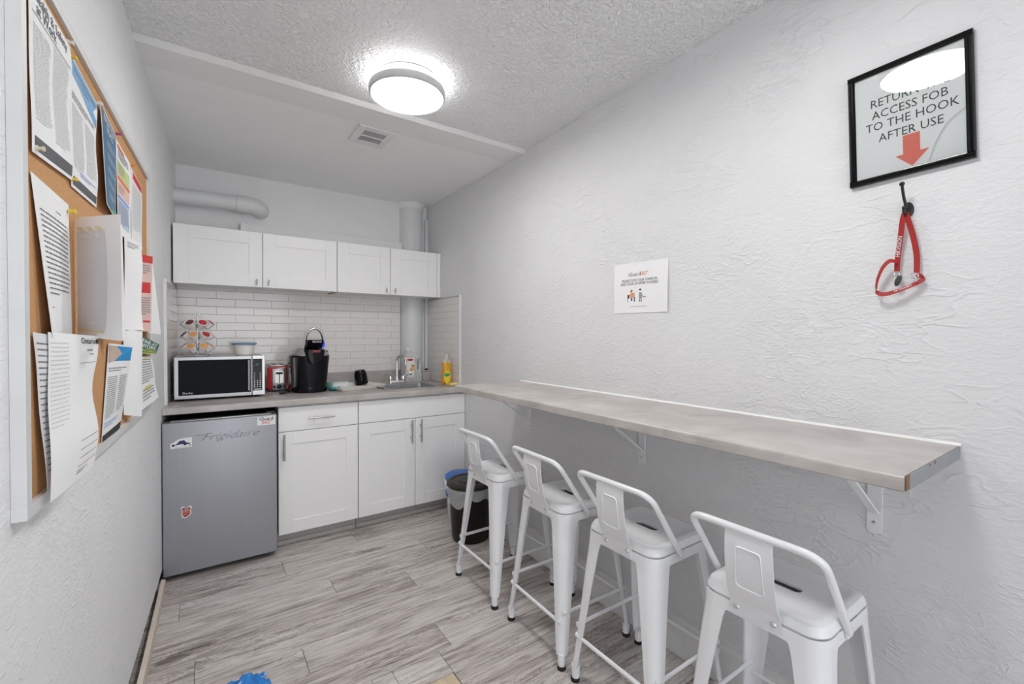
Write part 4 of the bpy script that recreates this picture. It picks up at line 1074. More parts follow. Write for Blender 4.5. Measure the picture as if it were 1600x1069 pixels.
BLUE = M('bin_blue', (0.02, 0.16, 0.55), 0.35, noise=0.1)
obj('bucket', lathe(nb(), [(0.088, 0.0008), (0.092, 0.008), (0.104, 0.18), (0.104, 0.205)], 32, (RX, RY, 0)), M('bin_pale', (0.66, 0.66, 0.65), 0.5, noise=0.15), t, 40)
obj('blue_band', lathe(nb(), [(0.1055, 0.175), (0.110, 0.180), (0.112, 0.215), (0.108, 0.220)], 32, (RX, RY, 0), cap0=False, cap1=False), BLUE, t, 40)
obj('liner', lathe(nb(), [(0.108, 0.220), (0.118, 0.250), (0.119, 0.280), (0.113, 0.290)], 40, (RX, RY, 0), cap0=False, cap1=False, wob=lambda a, k: 0.025 * math.sin(7 * a + k)), M('liner_white', (0.78, 0.78, 0.79), 0.4), t, 60)
obj('lid', lathe(nb(), [(0.112, 0.288), (0.116, 0.296), (0.116, 0.315), (0.10, 0.326), (0.02, 0.328)], 32, (RX, RY, 0)), BLUE, t, 40)

# blue bag on the floor
bm = nb(); nx = 22
grid = []
for i in range(nx + 1):
    row = []
    for j in range(nx + 1):
        u, v = i / nx - 0.5, j / nx - 0.5
        r2 = (u * u + v * v) * 4
        z = 0.045 * max(0, 1 - r2 * 0.9) * (1 + 0.5 * math.sin(9 * u + 4 * v) * math.cos(11 * v)) + 0.012 * math.sin(23 * u + 7 * v) * math.sin(19 * v - 5 * u) + 0.008
        row.append(bm.verts.new((0.098 + u * 0.20 + 0.008 * math.sin(12 * v), 1.855 + v * 0.165 + 0.012 * math.sin(9 * u), max(0.0015, z))))
    grid.append(row)
for i in range(nx):
    for j in range(nx): bm.faces.new((grid[i][j], grid[i + 1][j], grid[i + 1][j + 1], grid[i][j + 1]))
ext = bmesh.ops.extrude_face_region(bm, geom=list(bm.faces))
for e in ext['geom']:
    if isinstance(e, bmesh.types.BMVert): e.co.z = 0.0006
tag(obj('plastic_bag', bm, M('bag_blue', (0.02, 0.22, 0.62), 0.22, noise=0.3, nscale=30), None, 50), 'crumpled blue plastic bag on the floor at the picture edge', 'plastic bag')

# ------------------------------------------------------------------ right wall: framed sign, hook, lanyard, notice
FC = (0.410, 1.938); fa = 0.033
e1 = (-math.cos(fa), math.sin(fa)); e2 = (math.sin(fa), math.cos(fa))
def FS(a, b, o=0.0):
    """sign-plane coordinates: a to the right, b up, o out from the wall"""
    return Vector((R - o, FC[0] + a * e1[0] + b * e2[0], FC[1] + a * e1[1] + b * e2[1]))
t = thing('framed_sign', 'black framed sign with red arrow about returning the access fob', 'sign', (R, FC[0], FC[1] - 0.17))
hw, hh, fw_ = 0.136, 0.168, 0.0165
for a0, a1, b0, b1, hor in ((-hw, hw, hh - fw_, hh, 1), (-hw, hw, -hh, -hh + fw_, 1), (-hw, -hw + fw_, -hh + fw_, hh - fw_, 0), (hw - fw_, hw, -hh + fw_, hh - fw_, 0)):
    bm = nb(); lo, hi = (b0, b1) if hor else (a0, a1); w = hi - lo
    pr = [(lo, 0.001), (lo, 0.014), (lo + w * 0.22, 0.018), (lo + w * 0.5, 0.014), (lo + w * 0.78, 0.018), (hi, 0.013), (hi, 0.001)]
    if hor: loft(bm, [[FS(x, q, o) for q, o in pr] for x in (a0, a1)])
    else: loft(bm, [[FS(q, x, o) for q, o in pr] for x in (b0, b1)])
    obj('frame_rail', bm, M('frame_black', (0.008, 0.008, 0.009), 0.22, spec=0.3, noise=0.1), t, 40)
bm = nb(); prism(bm, [(-hw + 0.01, -hh + 0.01), (hw - 0.01, -hh + 0.01), (hw - 0.01, hh - 0.01), (-hw + 0.01, hh - 0.01)], FS, 0.002, 0.008)
sh = obj('sign_sheet', bm, M('sign_paper', (0.86, 0.865, 0.865), 0.7, noise=0.02), t)
f2 = lambda a, b: FS(a, b, 0.0084)
bm = nb()
for s_, a, b, sz in (('PLEASE', -0.005, 0.101, 0.034), ('RETURN THE', 0.004, 0.064, 0.034), ('ACCESS FOB', 0.0035, 0.029, 0.034), ('TO THE HOOK', 0.006, -0.005, 0.034), ('AFTER USE', 0.006, -0.042, 0.034)):
    vs, fs_ = text_geo(s_, sz)
    put_text(bm, s_, f2, a, b, sz, xs=0.87)
obj('lettering', bm, INK, sh)
bm = nb(); prism(bm, [(-0.010, -0.055), (0.027, -0.055), (0.027, -0.108), (0.046, -0.108), (0.0095, -0.147), (-0.027, -0.108), (-0.010, -0.108)], FS, 0.0078, 0.0084); obj('red_arrow', bm, M('arrow_coral', (0.80, 0.16, 0.11), 0.6), sh)
bm = nb(); prism(bm, [(-hw + 0.012, -hh + 0.012), (hw - 0.012, -hh + 0.012), (hw - 0.012, hh - 0.012), (-hw + 0.012, hh - 0.012)], FS, 0.0100, 0.0112)
gl = obj('glass_pane', bm, clear_glass('picture_glass', (0.97, 0.98, 0.98), 1.5), t)
bm = nb(); tube(bm, smooth_path([FS(0.120, -0.030, 0.0114), FS(0.085, -0.055, 0.0114), FS(0.060, -0.100, 0.0114), FS(0.045, -0.147, 0.0114)], 6), 0.0006, 5); obj('crack', bm, INK_GREY, gl)

HY, HZ = 0.405, 1.671
t = thing('wall_hook', 'black metal coat hook below the framed sign', 'hook', (R, HY, HZ - 0.03))
HK = M('hook_black', (0.02, 0.02, 0.021), 0.3, 0.3)
bm = nb(); rings = []
for o, s in ((0.0, 1.0), (0.004, 1.0), (0.0075, 0.8), (0.009, 0.4)):
    rings.append([(R - o, HY + 0.013 * s * math.cos(a), HZ + 0.021 * s * math.sin(a)) for a in [i * PI / 14 for i in range(28)]])
loft(bm, rings); obj('back_plate', bm, HK, t, 40)
obj('upper_prong', tube(nb(), smooth_path([(R - 0.008, HY, HZ), (R - 0.020, HY + 0.001, HZ + 0.012), (R - 0.032, HY + 0.003, HZ + 0.035), (R - 0.046, HY + 0.003, HZ + 0.062)], 5), 0.0036, 10), HK, t, 60)
bm = nb(); sphere(bm, (R - 0.047, HY + 0.003, HZ + 0.065), 0.0065); obj('ball_end', bm, HK, t, 40)
obj('lower_prong', tube(nb(), smooth_path([(R - 0.008, HY, HZ - 0.002), (R - 0.018, HY, HZ - 0.016), (R - 0.030, HY, HZ - 0.018), (R - 0.036, HY, HZ - 0.002)], 5), 0.0036, 10), HK, t, 60)
bm = nb(); sphere(bm, (R - 0.036, HY, HZ + 0.001), 0.0055); obj('ball_end', bm, HK, t, 40)

t = thing('lanyard', 'red lanyard with white lettering looped over the wall hook', 'lanyard', (R - 0.02, 0.41, 1.43))
RB = M('lanyard_red', (0.36, 0.018, 0.016), 0.6, noise=0.12, nscale=60, bump=0.1, bscale=300)
xo = R - 0.024
obj('strap', ribbon(nb(), smooth_path([(xo - 0.002, HY + 0.001, HZ - 0.012), (xo, HY + 0.006, HZ - 0.03), (xo + 0.006, 0.416, 1.600), (xo + 0.010, 0.423, 1.534), (xo + 0.008, 0.4235, 1.497)], 5), (0.15, 1, 0.0), 0.0135), RB, t, 60)
obj('strap', ribbon(nb(), smooth_path([(xo - 0.002, HY - 0.001, HZ - 0.012), (xo, HY - 0.005, HZ - 0.03), (xo + 0.006, 0.391, 1.600), (xo + 0.010, 0.382, 1.540), (xo + 0.010, 0.381, 1.488)], 5), (0.15, 1, 0.0), 0.0135), RB, t, 60)
lp = smooth_path([(xo + 0.004, 0.4225, 1.524), (xo - 0.006, 0.437, 1.5275), (xo - 0.008, 0.452, 1.510), (xo - 0.004, 0.464, 1.480), (xo, 0.4685, 1.452), (xo - 0.004, 0.460, 1.436), (xo - 0.006, 0.440, 1.434), (xo - 0.002, 0.405, 1.447), (xo + 0.006, 0.372, 1.464), (xo + 0.012, 0.370, 1.476), (xo + 0.012, 0.381, 1.484)], 5)
obj('loop_strap', ribbon(nb(), lp, (0.45, 0.35, 0.85), 0.0125), RB, t, 60)
def on_strap(pa, pb, off):
    pa, pb = Vector(pa), Vector(pb); d_ = (pb - pa).normalized(); w_ = Vector((0, -1, 0)); w_ = (w_ - d_ * w_.dot(d_)).normalized(); n_ = Vector((-1, 0, 0))
    return lambda a, b: pa + d_ * a + w_ * (-b) * -1 * -1 + n_ * off
fa_ = on_strap((xo + 0.0105, 0.4235, 1.533), (xo + 0.006, 0.416, 1.600), 0.0022)
LT = M('lanyard_print', (0.80, 0.80, 0.80), 0.6)
obj('lettering', put_text(nb(), 'HIKVISION', lambda a, b: fa_(a, b), 0.034, 0.0, 0.0150, shear=0.25, xs=0.82), LT, t)
pa = Vector((xo - 0.004, 0.440, 1.434)); pb = Vector((xo + 0.003, 0.380, 1.460)); dd_ = (pb - pa).normalized(); ww = Vector((0.0, 0.35, 0.85)); ww = (ww - dd_ * ww.dot(dd_)).normalized()
obj('lettering', put_text(nb(), 'HIKVISION', lambda a, b: pa + dd_ * (0.036 - a) - ww * b + Vector((-0.0035, 0, 0)), 0, 0, 0.0105, shear=0.25, xs=0.8), LT, t)
bm = nb(); tube(bm, [(xo + 0.006, 0.4235 + 0.006 * math.cos(a), 1.490 + 0.007 * math.sin(a)) for a in [i * PI / 7 for i in range(14)]], 0.0014, 6, True); obj('ring', bm, CHROME, t, 60)
bm = nb(); rings = []
for o, s in ((-0.0035, 0.8), (-0.002, 1.0), (0.002, 1.0), (0.0035, 0.8)):
    rings.append([(xo + 0.004 + o, 0.4195 + 0.0075 * s * math.cos(a) + 0.25 * 0.015 * s * math.sin(a) * -1, 1.470 + 0.015 * s * math.sin(a)) for a in [i * PI / 12 for i in range(24)]])
loft(bm, rings); obj('fob', bm, M('fob_grey', (0.04, 0.04, 0.045), 0.3), t, 40)
bm = nb(); tube(bm, [(xo + 0.004, 0.385 + 0.009 * math.cos(a), 1.481 + 0.008 * math.sin(a)) for a in [i * PI / 7 for i in range(14)]], 0.0014, 6, True); cyl(bm, (xo + 0.002, 0.383, 1.478), (xo, 0.379, 1.462), 0.003, 8); obj('clasp', bm, CHROME, t, 60)

# printed notice ----------------------------------------------------
def sheet(name, S, nu=14, nv=14, th=0.0006, mat=None, parent=None):
    """paper as a thin solid: S(u, v) -> point, u right, v down"""
    bm = nb(); e = 1e-3
    def nrm(u, v):
        du = S(u + e, v) - S(u - e, v); dv = S(u, v + e) - S(u, v - e)
        return dv.cross(du).normalized()
    F = [[bm.verts.new(S(i / nu, j / nv)) for j in range(nv + 1)] for i in range(nu + 1)]
    B = [[bm.verts.new(S(i / nu, j / nv) - nrm(i / nu, j / nv) * th) for j in range(nv + 1)] for i in range(nu + 1)]
    for i in range(nu):
        for j in range(nv):
            bm.faces.new((F[i][j], F[i + 1][j], F[i + 1][j + 1], F[i][j + 1])); bm.faces.new((B[i][j + 1], B[i + 1][j + 1], B[i + 1][j], B[i][j]))
    for i in range(nu):
        bm.faces.new((F[i][0], B[i][0], B[i + 1][0], F[i + 1][0])); bm.faces.new((F[i + 1][nv], B[i + 1][nv], B[i][nv], F[i][nv]))
    for j in range(nv):
        bm.faces.new((F[0][j + 1], B[0][j + 1], B[0][j], F[0][j])); bm.faces.new((F[nu][j], B[nu][j], B[nu][j + 1], F[nu][j + 1]))
    o = obj(name, bm, mat or PAPER, parent, 60)
    def P(u, v, lift=0.0006):
        return S(u, v) + nrm(u, v) * lift
    return o, P

def patch(bm, P, u0, v0, u1, v1, nu=3, nv=2, lift=0.0006):
    g = [[bm.verts.new(P(u0 + (u1 - u0) * i / nu, v0 + (v1 - v0) * j / nv, lift)) for j in range(nv + 1)] for i in range(nu + 1)]
    for i in range(nu):
        for j in range(nv): bm.faces.new((g[i][j], g[i + 1][j], g[i + 1][j + 1], g[i][j + 1]))

def polyp(bm, P, pts, lift=0.0008):
    bm.faces.new([bm.verts.new(P(u, v, lift)) for u, v in pts])

def lines(bm, P, u0, v0, u1, v1, n, h=0.45, seed=1, last=0.6):
    rr = random.Random(seed); st = (v1 - v0) / n
    for k in range(n):
        v = v0 + k * st; u = u0; end = u0 + (u1 - u0) * (last if k == n - 1 else rr.uniform(0.9, 1.0))
        while u < end - 0.01:
            w = rr.uniform(0.03, 0.11) * (u1 - u0) / 0.8
            patch(bm, P, u, v, min(u + w, end), v + st * h, 2, 1, 0.0007)
            u += w + 0.012

def T(bm, P, s_, u, v, size, asp, lift=0.0008, **kw):
    """text in sheet coordinates; asp = sheet width / height"""
    put_text(bm, s_, lambda a, b: P(u + a, v - b * asp, lift), 0, 0, size, **kw)

def SN(u, v):
    y = 1.503 + (1.197 - 1.503) * u
    zt = 1.651 + (1.646 - 1.651) * u; zb = 1.417 + (1.414 - 1.417) * u
    o = 0.0025 + 0.003 * math.sin(PI * v) * u + 0.006 * max(0, u - 0.8) ** 1.5 * 8 * v + 0.004 * max(0, 0.2 - u) * (1 - v)
    return Vector((R - o, y, zt + (zb - zt) * v))
t = thing('printed_notice', 'white paper notice asking to tuck in chairs, taped to the right wall', 'notice', (R, 1.35, 1.415))
s_, P = sheet('sheet', SN, parent=t)
asp = 0.306 / 0.234
bm = nb(); T(bm, P, 'iGuard', 0.405, 0.235, 0.083, asp); obj('lettering', bm, M('dark_grey_ink', (0.10, 0.10, 0.10), 0.7), s_)
bm = nb(); T(bm, P, '360°', 0.575, 0.235, 0.089, asp); obj('lettering', bm, M('orange_red_ink', (0.70, 0.20, 0.10), 0.6), s_)
bm = nb(); T(bm, P, 'PLEASE TUCK YOUR CHAIRS IN', 0.49, 0.355, 0.056, asp, xs=0.83); T(bm, P, 'AND CLEAN UP AFTER YOURSELF', 0.49, 0.42, 0.056, asp, xs=0.83); obj('lettering', bm, INK, s_)
bm = nb(); patch(bm, P, 0.33, 0.868, 0.63, 0.876, 6, 1); obj('small_print', bm, INK_GREY, s_)
def ell(cu, cv, a, b, n=12): return [(cu + a * math.cos(2 * PI * i / n), cv + b * math.sin(2 * PI * i / n)) for i in range(n)]
def art(pl, mat, nm):
    bm = nb()
    for q in pl: polyp(bm, P, q)
    obj(nm, bm, mat, s_)
art([[(0.315, 0.63), (0.36, 0.60), (0.41, 0.60), (0.41, 0.68), (0.33, 0.70)]], M('art_orange', (0.72, 0.32, 0.14), 0.6), 'figure_print')
art([ell(0.345, 0.575, 0.022, 0.030)], M('art_skin', (0.62, 0.36, 0.24), 0.6), 'figure_print')
art([[(0.34, 0.70), (0.365, 0.70), (0.365, 0.755), (0.335, 0.755)], [(0.395, 0.68), (0.415, 0.68), (0.415, 0.775), (0.395, 0.775)]], M('art_navy', (0.04, 0.07, 0.22), 0.6), 'figure_print')
art([ell(0.352, 0.555, 0.020, 0.016), [(0.27, 0.64), (0.31, 0.63), (0.31, 0.70), (0.275, 0.72)], [(0.27, 0.72), (0.278, 0.72), (0.278, 0.78), (0.27, 0.78)], ell(0.515, 0.545, 0.022, 0.018), [(0.50, 0.74), (0.515, 0.74), (0.515, 0.78), (0.495, 0.78)], [(0.53, 0.74), (0.545, 0.74), (0.545, 0.78), (0.525, 0.78)]], M('art_dark', (0.08, 0.05, 0.04), 0.6), 'figure_print')
art([[(0.49, 0.60), (0.54, 0.60), (0.56, 0.66), (0.54, 0.73), (0.49, 0.73)], [(0.56, 0.68), (0.62, 0.68), (0.62, 0.70), (0.56, 0.70)]], M('art_green', (0.30, 0.36, 0.28), 0.6), 'figure_print')

# ------------------------------------------------------------------ cork board and papers on the left wall
B0, B1, Z0, Z1 = 1.085, 2.452, 0.992, 1.984
t = thing('cork_board', 'large cork notice board with aluminium frame on the left wall', 'notice board', (lx(1.77), 1.77, Z0))
bm = nb(); prism(bm, [(B0 + 0.01, Z0 + 0.01), (B1 - 0.01, Z0 + 0.01), (B1 - 0.01, Z1 - 0.01), (B0 + 0.01, Z1 - 0.01)], LW, 0.001, 0.011)
obj('cork_panel', bm, M('cork', srgb(196, 148, 100), 0.9, noise=0.28, nscale=220, bump=0.3, bscale=300), t)
ALU = brushed_mat('aluminium_frame', (0.72, 0.73, 0.735), 0.45, 0.25, 8, 8, 8)
FRW = 0.022
for a0, a1, z0, z1 in ((B0, B1, Z1 - FRW, Z1), (B0, B1, Z0, Z0 + FRW), (B0, B0 + FRW, Z0 + FRW, Z1 - FRW), (B1 - FRW * 0.7, B1, Z0 + FRW, Z1 - FRW)):
    bm = nb(); prism(bm, [(a0, z0), (a1, z0), (a1, z1), (a0, z1)], LW, 0.0005, 0.020)
    obj('frame_rail', bm, ALU, t)
CO = 0.0125
def cornered(c, bulge=0.0, wave=0.0, wf=2.0, ph=0.0):
    """sheet through four corners (y, z, offset): TL, TR, BR, BL"""
    def S(u, v):
        q = [c[0][k] * (1 - u) * (1 - v) + c[1][k] * u * (1 - v) + c[2][k] * u * v + c[3][k] * (1 - u) * v for k in range(3)]
        o = q[2] + bulge * math.sin(PI * min(max(u, 0), 1)) * math.sin(PI * min(max(v, 0), 1)) + wave * (1 + math.sin(wf * PI * v + ph)) * (0.3 + u)
        return LW(q[0], q[1], max(o, CO))
    return S
def paper(label, c, mat=None, **kw):
    t = thing('pinned_paper', label, 'paper', tuple(LW(c[3][0], min(c[2][1], c[3][1]), CO)), 0, 'papers on the cork board')
    s_, P = sheet('sheet', cornered(c, **kw), mat=mat, parent=t)
    asp = abs(c[1][0] - c[0][0]) / abs(c[0][1] - c[3][1])
    return s_, P, asp
def pin(y, z, o=0.014, col=(0.75, 0.55, 0.05), nm='yellow', where=''):
    t = thing('push_pin', '%s push pin %s' % (nm, where), 'push pin', tuple(LW(y, z, o)), 0, 'push pins on the cork board')
    m = M('pin_' + nm, col, 0.35)
    bm = nb(); p0 = LW(y, z, o - 0.0005); cyl(bm, p0, p0 + _n * 0.003, 0.0052, 12); cyl(bm, p0 + _n * 0.003, p0 + _n * 0.009, 0.0032, 12); cyl(bm, p0 + _n * 0.009, p0 + _n * 0.012, 0.0047, 12)
    obj('head', bm, m, t, 40)
TXT = M('text_grey', (0.40, 0.40, 0.41), 0.7)

# 1 safety poster
s_, P, A = paper('tall white safety poster with dark grey footer, first paper at the upper left', [(1.135, 1.945, 0.014), (1.368, 1.938, 0.014), (1.376, 1.648, 0.0145), (1.140, 1.632, 0.016)], wave=0.002, wf=3)
bm = nb(); T(bm, P, 'Health & Safety', 0.48, 0.065, 0.125, A, bold=0.001); T(bm, P, 'at Work', 0.36, 0.135, 0.125, A, bold=0.001); obj('headline', bm, M('headline_grey', (0.12, 0.12, 0.13), 0.7), s_)
bm = nb(); lines(bm, P, 0.08, 0.24, 0.45, 0.80, 26, seed=3); lines(bm, P, 0.52, 0.20, 0.92, 0.84, 30, seed=4); obj('small_print', bm, INK_LIGHT, s_)
bm = nb(); patch(bm, P, 0.05, 0.895, 0.95, 0.975, 12, 2); obj('footer_band', bm, M('band_dark_grey', (0.10, 0.10, 0.11), 0.6), s_)
bm = nb(); patch(bm, P, 0.06, 0.175, 0.95, 0.185, 10, 1); obj('rule_line', bm, M('olive_rule', (0.45, 0.48, 0.36), 0.6), s_)
# 2 blue header
s_, P, A = paper('white poster with sky blue header and dark footer, second along the top', [(1.374, 1.931, 0.014), (1.594, 1.912, 0.014), (1.588, 1.640, 0.015), (1.376, 1.636, 0.0145)], wave=0.0015, wf=3, ph=1)
bm = nb(); polyp(bm, P, [(0.02, 0.015), (0.98, 0.015), (0.98, 0.25), (0.6, 0.20), (0.3, 0.15), (0.02, 0.13)], 0.0006); obj('header_band', bm, M('header_blue', (0.20, 0.42, 0.68), 0.6), s_)
bm = nb(); T(bm, P, 'Employment Standards', 0.50, 0.065, 0.085, A); T(bm, P, 'in Ontario', 0.45, 0.115, 0.085, A); lines(bm, P, 0.06, 0.26, 0.94, 0.32, 3, seed=5); obj('headline', bm, INK_GREY, s_)
bm = nb(); lines(bm, P, 0.06, 0.35, 0.46, 0.84, 24, seed=6); lines(bm, P, 0.54, 0.35, 0.94, 0.80, 22, seed=7); obj('small_print', bm, INK_LIGHT, s_)
bm = nb(); lines(bm, P, 0.30, 0.83, 0.94, 0.87, 2, seed=8); obj('link_print', bm, M('link_blue', (0.25, 0.38, 0.66), 0.6), s_)
bm = nb(); patch(bm, P, 0.05, 0.905, 0.97, 0.975, 10, 2); obj('footer_band', bm, MATS['band_dark_grey'], s_)
# 3 navy poster
s_, P, A = paper('dark teal blue poster curling off the board at its lower left edge', [(1.610, 1.930, 0.020), (1.832, 1.918, 0.014), (1.822, 1.655, 0.014), (1.600, 1.655, 0.034)], wave=0.001, wf=2)
bm = nb(); patch(bm, P, 0.03, 0.02, 0.95, 0.985, 10, 10); obj('ground', bm, M('poster_teal_blue', (0.065, 0.17, 0.29), 0.5), s_)
bm = nb(); T(bm, P, 'KNOW YOUR', 0.5, 0.09, 0.11, A, 0.0012, bold=0.002); T(bm, P, 'RIGHTS', 0.5, 0.17, 0.12, A, 0.0012, bold=0.002); obj('headline', bm, LT, s_)
bm = nb()
for k in range(5): lines(bm, lambda u, v, l=0: P(u, v, 0.0011), 0.30, 0.28 + k * 0.13, 0.9, 0.28 + k * 0.13 + 0.07, 3, seed=20 + k)
obj('small_print', bm, M('pale_blue_print', (0.50, 0.58, 0.64), 0.6), s_)
bm = nb(); polyp(bm, P, [(0.35, 0.985), (0.95, 0.90), (0.95, 0.985)], 0.0011); obj('green_corner', bm, M('corner_green', (0.10, 0.42, 0.30), 0.6), s_)
# 4 two colourful posters
s_, P, A = paper('poster with green, pink and pale blue bands, upper right of the board', [(1.840, 1.912, 0.014), (2.062, 1.905, 0.014), (2.066, 1.628, 0.0145), (1.846, 1.624, 0.016)], wave=0.001, wf=2)
for v0, v1, nm, col in ((0.20, 0.36, 'band_green', (0.58, 0.66, 0.28)), (0.42, 0.56, 'band_pink', (0.80, 0.56, 0.46)), (0.60, 0.90, 'band_pale_blue', (0.52, 0.60, 0.78))):
    bm = nb(); patch(bm, P, 0.03, v0, 0.85, v1, 8, 4); obj('colour_band', bm, M(nm, col, 0.6), s_)
bm = nb(); patch(bm, P, 0.03, 0.37, 0.85, 0.41, 6, 1); patch(bm, P, 0.05, 0.03, 0.5, 0.06, 6, 1); obj('colour_band', bm, M('band_orange', (0.80, 0.16, 0.05), 0.6), s_)
bm = nb(); patch(bm, P, 0.03, 0.575, 0.85, 0.605, 6, 1); obj('colour_band', bm, M('band_blue', (0.12, 0.30, 0.70), 0.6), s_)
bm = nb()
Q = lambda u, v, l=0: P(u, v, 0.0012)
lines(bm, Q, 0.08, 0.64, 0.8, 0.88, 9, seed=31); lines(bm, Q, 0.08, 0.23, 0.5, 0.34, 4, seed=32); lines(bm, Q, 0.08, 0.07, 0.8, 0.18, 4, seed=33); lines(bm, Q, 0.08, 0.45, 0.5, 0.54, 4, seed=34)
obj('small_print', bm, INK_GREY, s_)
s_, P, A = paper('white sheet with red heading in the top right corner of the board', [(2.075, 1.900, 0.014), (2.290, 1.888, 0.014), (2.296, 1.640, 0.014), (2.078, 1.632, 0.0145)], wave=0.001)
bm = nb(); patch(bm, P, 0.15, 0.02, 0.95, 0.12, 6, 2); obj('colour_band', bm, RED, s_)
bm = nb(); lines(bm, P, 0.08, 0.18, 0.92, 0.80, 18, seed=35); obj('small_print', bm, INK_LIGHT, s_)
# 5 ruled letter
s_, P, A = paper('typed letter hanging crooked at the left edge of the board', [(1.140, 1.597, 0.014), (1.356, 1.590, 0.014), (1.364, 1.306, 0.016), (1.190, 1.302, 0.028)], bulge=0.004)
bm = nb(); lines(bm, P, 0.10, 0.19, 0.92, 0.74, 17, 0.28, seed=41, last=0.35); lines(bm, P, 0.55, 0.13, 0.80, 0.145, 1, 0.6, seed=42); lines(bm, P, 0.10, 0.80, 0.26, 0.815, 1, 0.6, seed=43); obj('typed_lines', bm, M('type_grey', (0.20, 0.20, 0.21), 0.7), s_)
# 6 open leaflet page standing off the board
s_, P, A = paper('grey-white leaflet page standing out from the board, print showing through reversed', [(1.408, 1.574, 0.014), (1.332, 1.578, 0.104), (1.318, 1.293, 0.108), (1.412, 1.304, 0.014)], M('leaflet_back', (0.82, 0.82, 0.83), 0.7, noise=0.03), bulge=0.006)
GS = M('show_through_grey', (0.66, 0.66, 0.68), 0.7)
for sgn in (1,):
    bm = nb(); patch(bm, P, 0.03, 0.12, 0.62, 0.93, 6, 6); obj('show_through', bm, GS, s_)
bm = nb()
T(bm, lambda u, v, l=0: P(u, v, 0.0014), 'In Case', 0.28, 0.155, 0.14, 0.45, xs=-1.0, bold=0.001); T(bm, lambda u, v, l=0: P(u, v, 0.0014), 'Ontario', 0.36, 0.88, 0.08, 0.45, xs=-1.0)
obj('reversed_lettering', bm, M('show_through_white', (0.80, 0.80, 0.80), 0.7), s_)
bm = nb()
for u0 in (0.03, 0.22, 0.41): polyp(bm, lambda u, v, l=0: P(u, v, 0.0012), [(u0, 0.085), (u0 + 0.10, 0.085), (u0 + 0.18, 0.12), (u0 + 0.06, 0.12)])
patch(bm, lambda u, v, l=0: P(u, v, 0.0012), 0.03, 0.93, 0.6, 0.955, 4, 1, 0)
obj('yellow_stripe', bm, M('stripe_yellow', (0.68, 0.62, 0.44), 0.7), s_)
s_, P, A = paper('second leaflet page just behind the standing grey page', [(1.600, 1.600, 0.014), (1.640, 1.612, 0.058), (1.690, 1.292, 0.056), (1.600, 1.298, 0.014)], MATS['leaflet_back'])
# 7 stack of letters
s_, P, A = paper('long narrow sheet with ruled margin under the official letter', [(1.138, 1.312, 0.014), (1.270, 1.300, 0.030), (1.230, 1.020, 0.032), (1.165, 1.015, 0.024)], PAPER_B, wave=0.003, wf=3)
bm = nb(); lines(bm, P, 0.05, 0.06, 0.6, 0.9, 22, 0.25, seed=51); obj('typed_lines', bm, MATS['type_grey'], s_)
s_, P, A = paper('crumpled official letter with signature lines at the lower left of the board', [(1.180, 1.312, 0.022), (1.372, 1.304, 0.047), (1.318, 1.020, 0.056), (1.150, 1.000, 0.032)], bulge=0.006, wave=0.004, wf=3, ph=0.8)
bm = nb(); T(bm, P, 'Ontario', 0.76, 0.045, 0.10, A, bold=0.0006); obj('heading', bm, INK, s_)
bm = nb(); polyp(bm, P, ell(0.965, 0.045, 0.035, 0.02)); obj('emblem', bm, INK, s_)
bm = nb(); lines(bm, P, 0.72, 0.105, 0.97, 0.12, 1, 0.7, seed=61); lines(bm, P, 0.80, 0.135, 0.95, 0.15, 1, 0.7, seed=62); patch(bm, P, 0.55, 0.20, 0.97, 0.203, 6, 1)
for v in (0.73, 0.79, 0.845, 0.90): patch(bm, P, 0.52, v, 0.97, v + 0.004, 6, 1)
lines(bm, P, 0.52, 0.93, 0.8, 0.96, 2, seed=63); obj('typed_lines', bm, MATS['type_grey'], s_)
bm = nb(); lines(bm, P, 0.03, 0.06, 0.36, 0.6, 20, 0.25, seed=64); patch(bm, P, 0.0, 0.0, 0.001, 0.001); obj('margin_print', bm, INK_LIGHT, s_)
# 8 blue flag flyer
s_, P, A = paper('white flyer with bright blue pointed header and dark footer, lower middle', [(1.708, 1.282, 0.016), (1.880, 1.270, 0.044), (1.838, 1.012, 0.017), (1.616, 1.002, 0.0145)], bulge=0.002)
bm = nb(); polyp(bm, P, [(0.30, 0.02), (0.98, 0.02), (0.97, 0.18), (0.25, 0.18), (0.55, 0.10)]); obj('header_band', bm, M('flyer_blue', (0.01, 0.28, 0.62), 0.5), s_)
bm = nb(); polyp(bm, P, [(0.02, 0.02), (0.30, 0.02), (0.55, 0.10), (0.25, 0.18), (0.02, 0.20)]); obj('header_photo', bm, M('flyer_skin', (0.55, 0.42, 0.36), 0.6, noise=0.2), s_)
bm = nb(); lines(bm, P, 0.06, 0.25, 0.9, 0.30, 2, seed=71); lines(bm, P, 0.06, 0.34, 0.46, 0.76, 20, seed=72); lines(bm, P, 0.54, 0.34, 0.92, 0.74, 18, seed=73); obj('small_print', bm, INK_GREY, s_)
bm = nb(); lines(bm, P, 0.06, 0.79, 0.7, 0.85, 3, seed=74); obj('link_print', bm, MATS['link_blue'], s_)
bm = nb(); patch(bm, P, 0.02, 0.90, 0.98, 0.985, 8, 2); obj('footer_band', bm, INK, s_)
# 9, 10 white sheets
s_, P, A = paper('blank white sheet rolled outward at the lower right', [(1.915, 1.318, 0.016), (2.020, 1.330, 0.050), (1.990, 1.025, 0.050), (1.908, 1.045, 0.016)], bulge=0.008)
s_, P, A = paper('white sheet with curled bottom below the colourful posters', [(1.935, 1.632, 0.016), (2.130, 1.642, 0.028), (2.010, 1.322, 0.050), (1.932, 1.322, 0.016)], wave=0.003, wf=2)
bm = nb(); lines(bm, P, 0.15, 0.05, 0.85, 0.12, 3, seed=81); obj('small_print', bm, INK_GREY, s_)
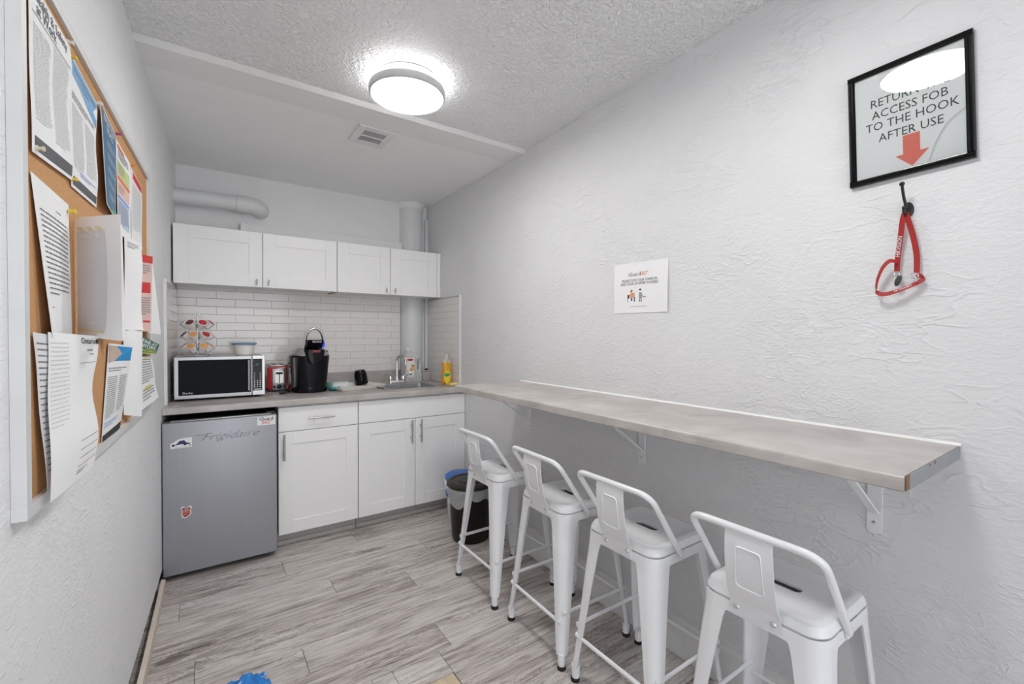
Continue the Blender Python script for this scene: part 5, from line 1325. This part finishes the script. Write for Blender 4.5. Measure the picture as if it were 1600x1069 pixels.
# 11 red booklet
s_, P, A = paper('pink leaflet with red top band at the right edge of the board', [(2.160, 1.607, 0.016), (2.320, 1.622, 0.044), (2.245, 1.318, 0.046), (2.170, 1.320, 0.016)], M('leaflet_pink', (0.72, 0.52, 0.47), 0.65, noise=0.04), bulge=0.004)
for q in ((0.0, 0.0, 1.0, 0.10, 6, 2), (0.1, 0.36, 0.85, 0.50, 5, 2), (0.35, 0.86, 0.9, 0.885, 4, 1)):
    bm = nb(); patch(bm, P, *q); obj('red_band', bm, RED, s_)
bm = nb(); lines(bm, P, 0.1, 0.13, 0.9, 0.26, 4, seed=91); lines(bm, P, 0.1, 0.56, 0.9, 0.80, 8, seed=92); obj('small_print', bm, INK_GREY, s_)
s_, P, A = paper('thin white page sticking out behind the pink leaflet', [(2.330, 1.590, 0.016), (2.390, 1.600, 0.036), (2.400, 1.306, 0.062), (2.250, 1.312, 0.040)])
# 12 green card, 13 torn page
s_, P, A = paper('dark green fair-work card low on the right of the board', [(2.215, 1.305, 0.018), (2.452, 1.262, 0.050), (2.340, 1.226, 0.050), (2.160, 1.236, 0.018)], M('card_green', (0.015, 0.13, 0.09), 0.5))
bm = nb(); T(bm, P, 'FAIR AT', 0.50, 0.24, 0.22, 1.5, bold=0.004); T(bm, P, 'WORK', 0.50, 0.52, 0.24, 1.5, bold=0.004); obj('lettering', bm, LT, s_)
bm = nb(); T(bm, P, 'ONTARIO', 0.50, 0.80, 0.20, 1.5, bold=0.003); patch(bm, P, 0.02, 0.94, 0.98, 0.99, 4, 1); obj('lettering', bm, M('lime_print', (0.60, 0.65, 0.08), 0.5), s_)
s_, P, A = paper('small printed page flaring out at the lower right edge', [(2.230, 1.222, 0.016), (2.330, 1.216, 0.032), (2.372, 1.045, 0.052), (2.140, 1.018, 0.022)], wave=0.002)
bm = nb(); lines(bm, P, 0.1, 0.05, 0.9, 0.55, 10, seed=95); lines(bm, P, 0.2, 0.65, 0.9, 0.9, 4, seed=96); obj('small_print', bm, INK_GREY, s_)
bm = nb(); patch(bm, P, 0.3, 0.02, 0.95, 0.06, 4, 1); patch(bm, P, 0.3, 0.6, 0.7, 0.7, 4, 1); obj('yellow_print', bm, M('pale_yellow_print', (0.75, 0.68, 0.30), 0.6), s_)
pin(1.379, 1.922, nm='yellow', where='at the top corner between the first two posters')
pin(1.374, 1.652, nm='yellow', where='at the bottom between the first two posters')
pin(1.347, 1.575, 0.017, nm='yellow', where='holding the typed letter')
pin(1.362, 1.946, 0.013, (0.75, 0.75, 0.74), 'clear', 'above the safety poster')
pin(1.602, 1.918, 0.016, (0.75, 0.75, 0.74), 'clear', 'beside the teal blue poster')
pin(2.062, 1.902, 0.0155, (0.80, 0.25, 0.04), 'orange', 'between the two upper right posters')
pin(1.842, 1.928, 0.014, (0.45, 0.06, 0.25), 'purple', 'above the colourful poster')
pin(1.156, 1.644, 0.017, (0.70, 0.66, 0.52), 'cream', 'at the lower left of the safety poster')
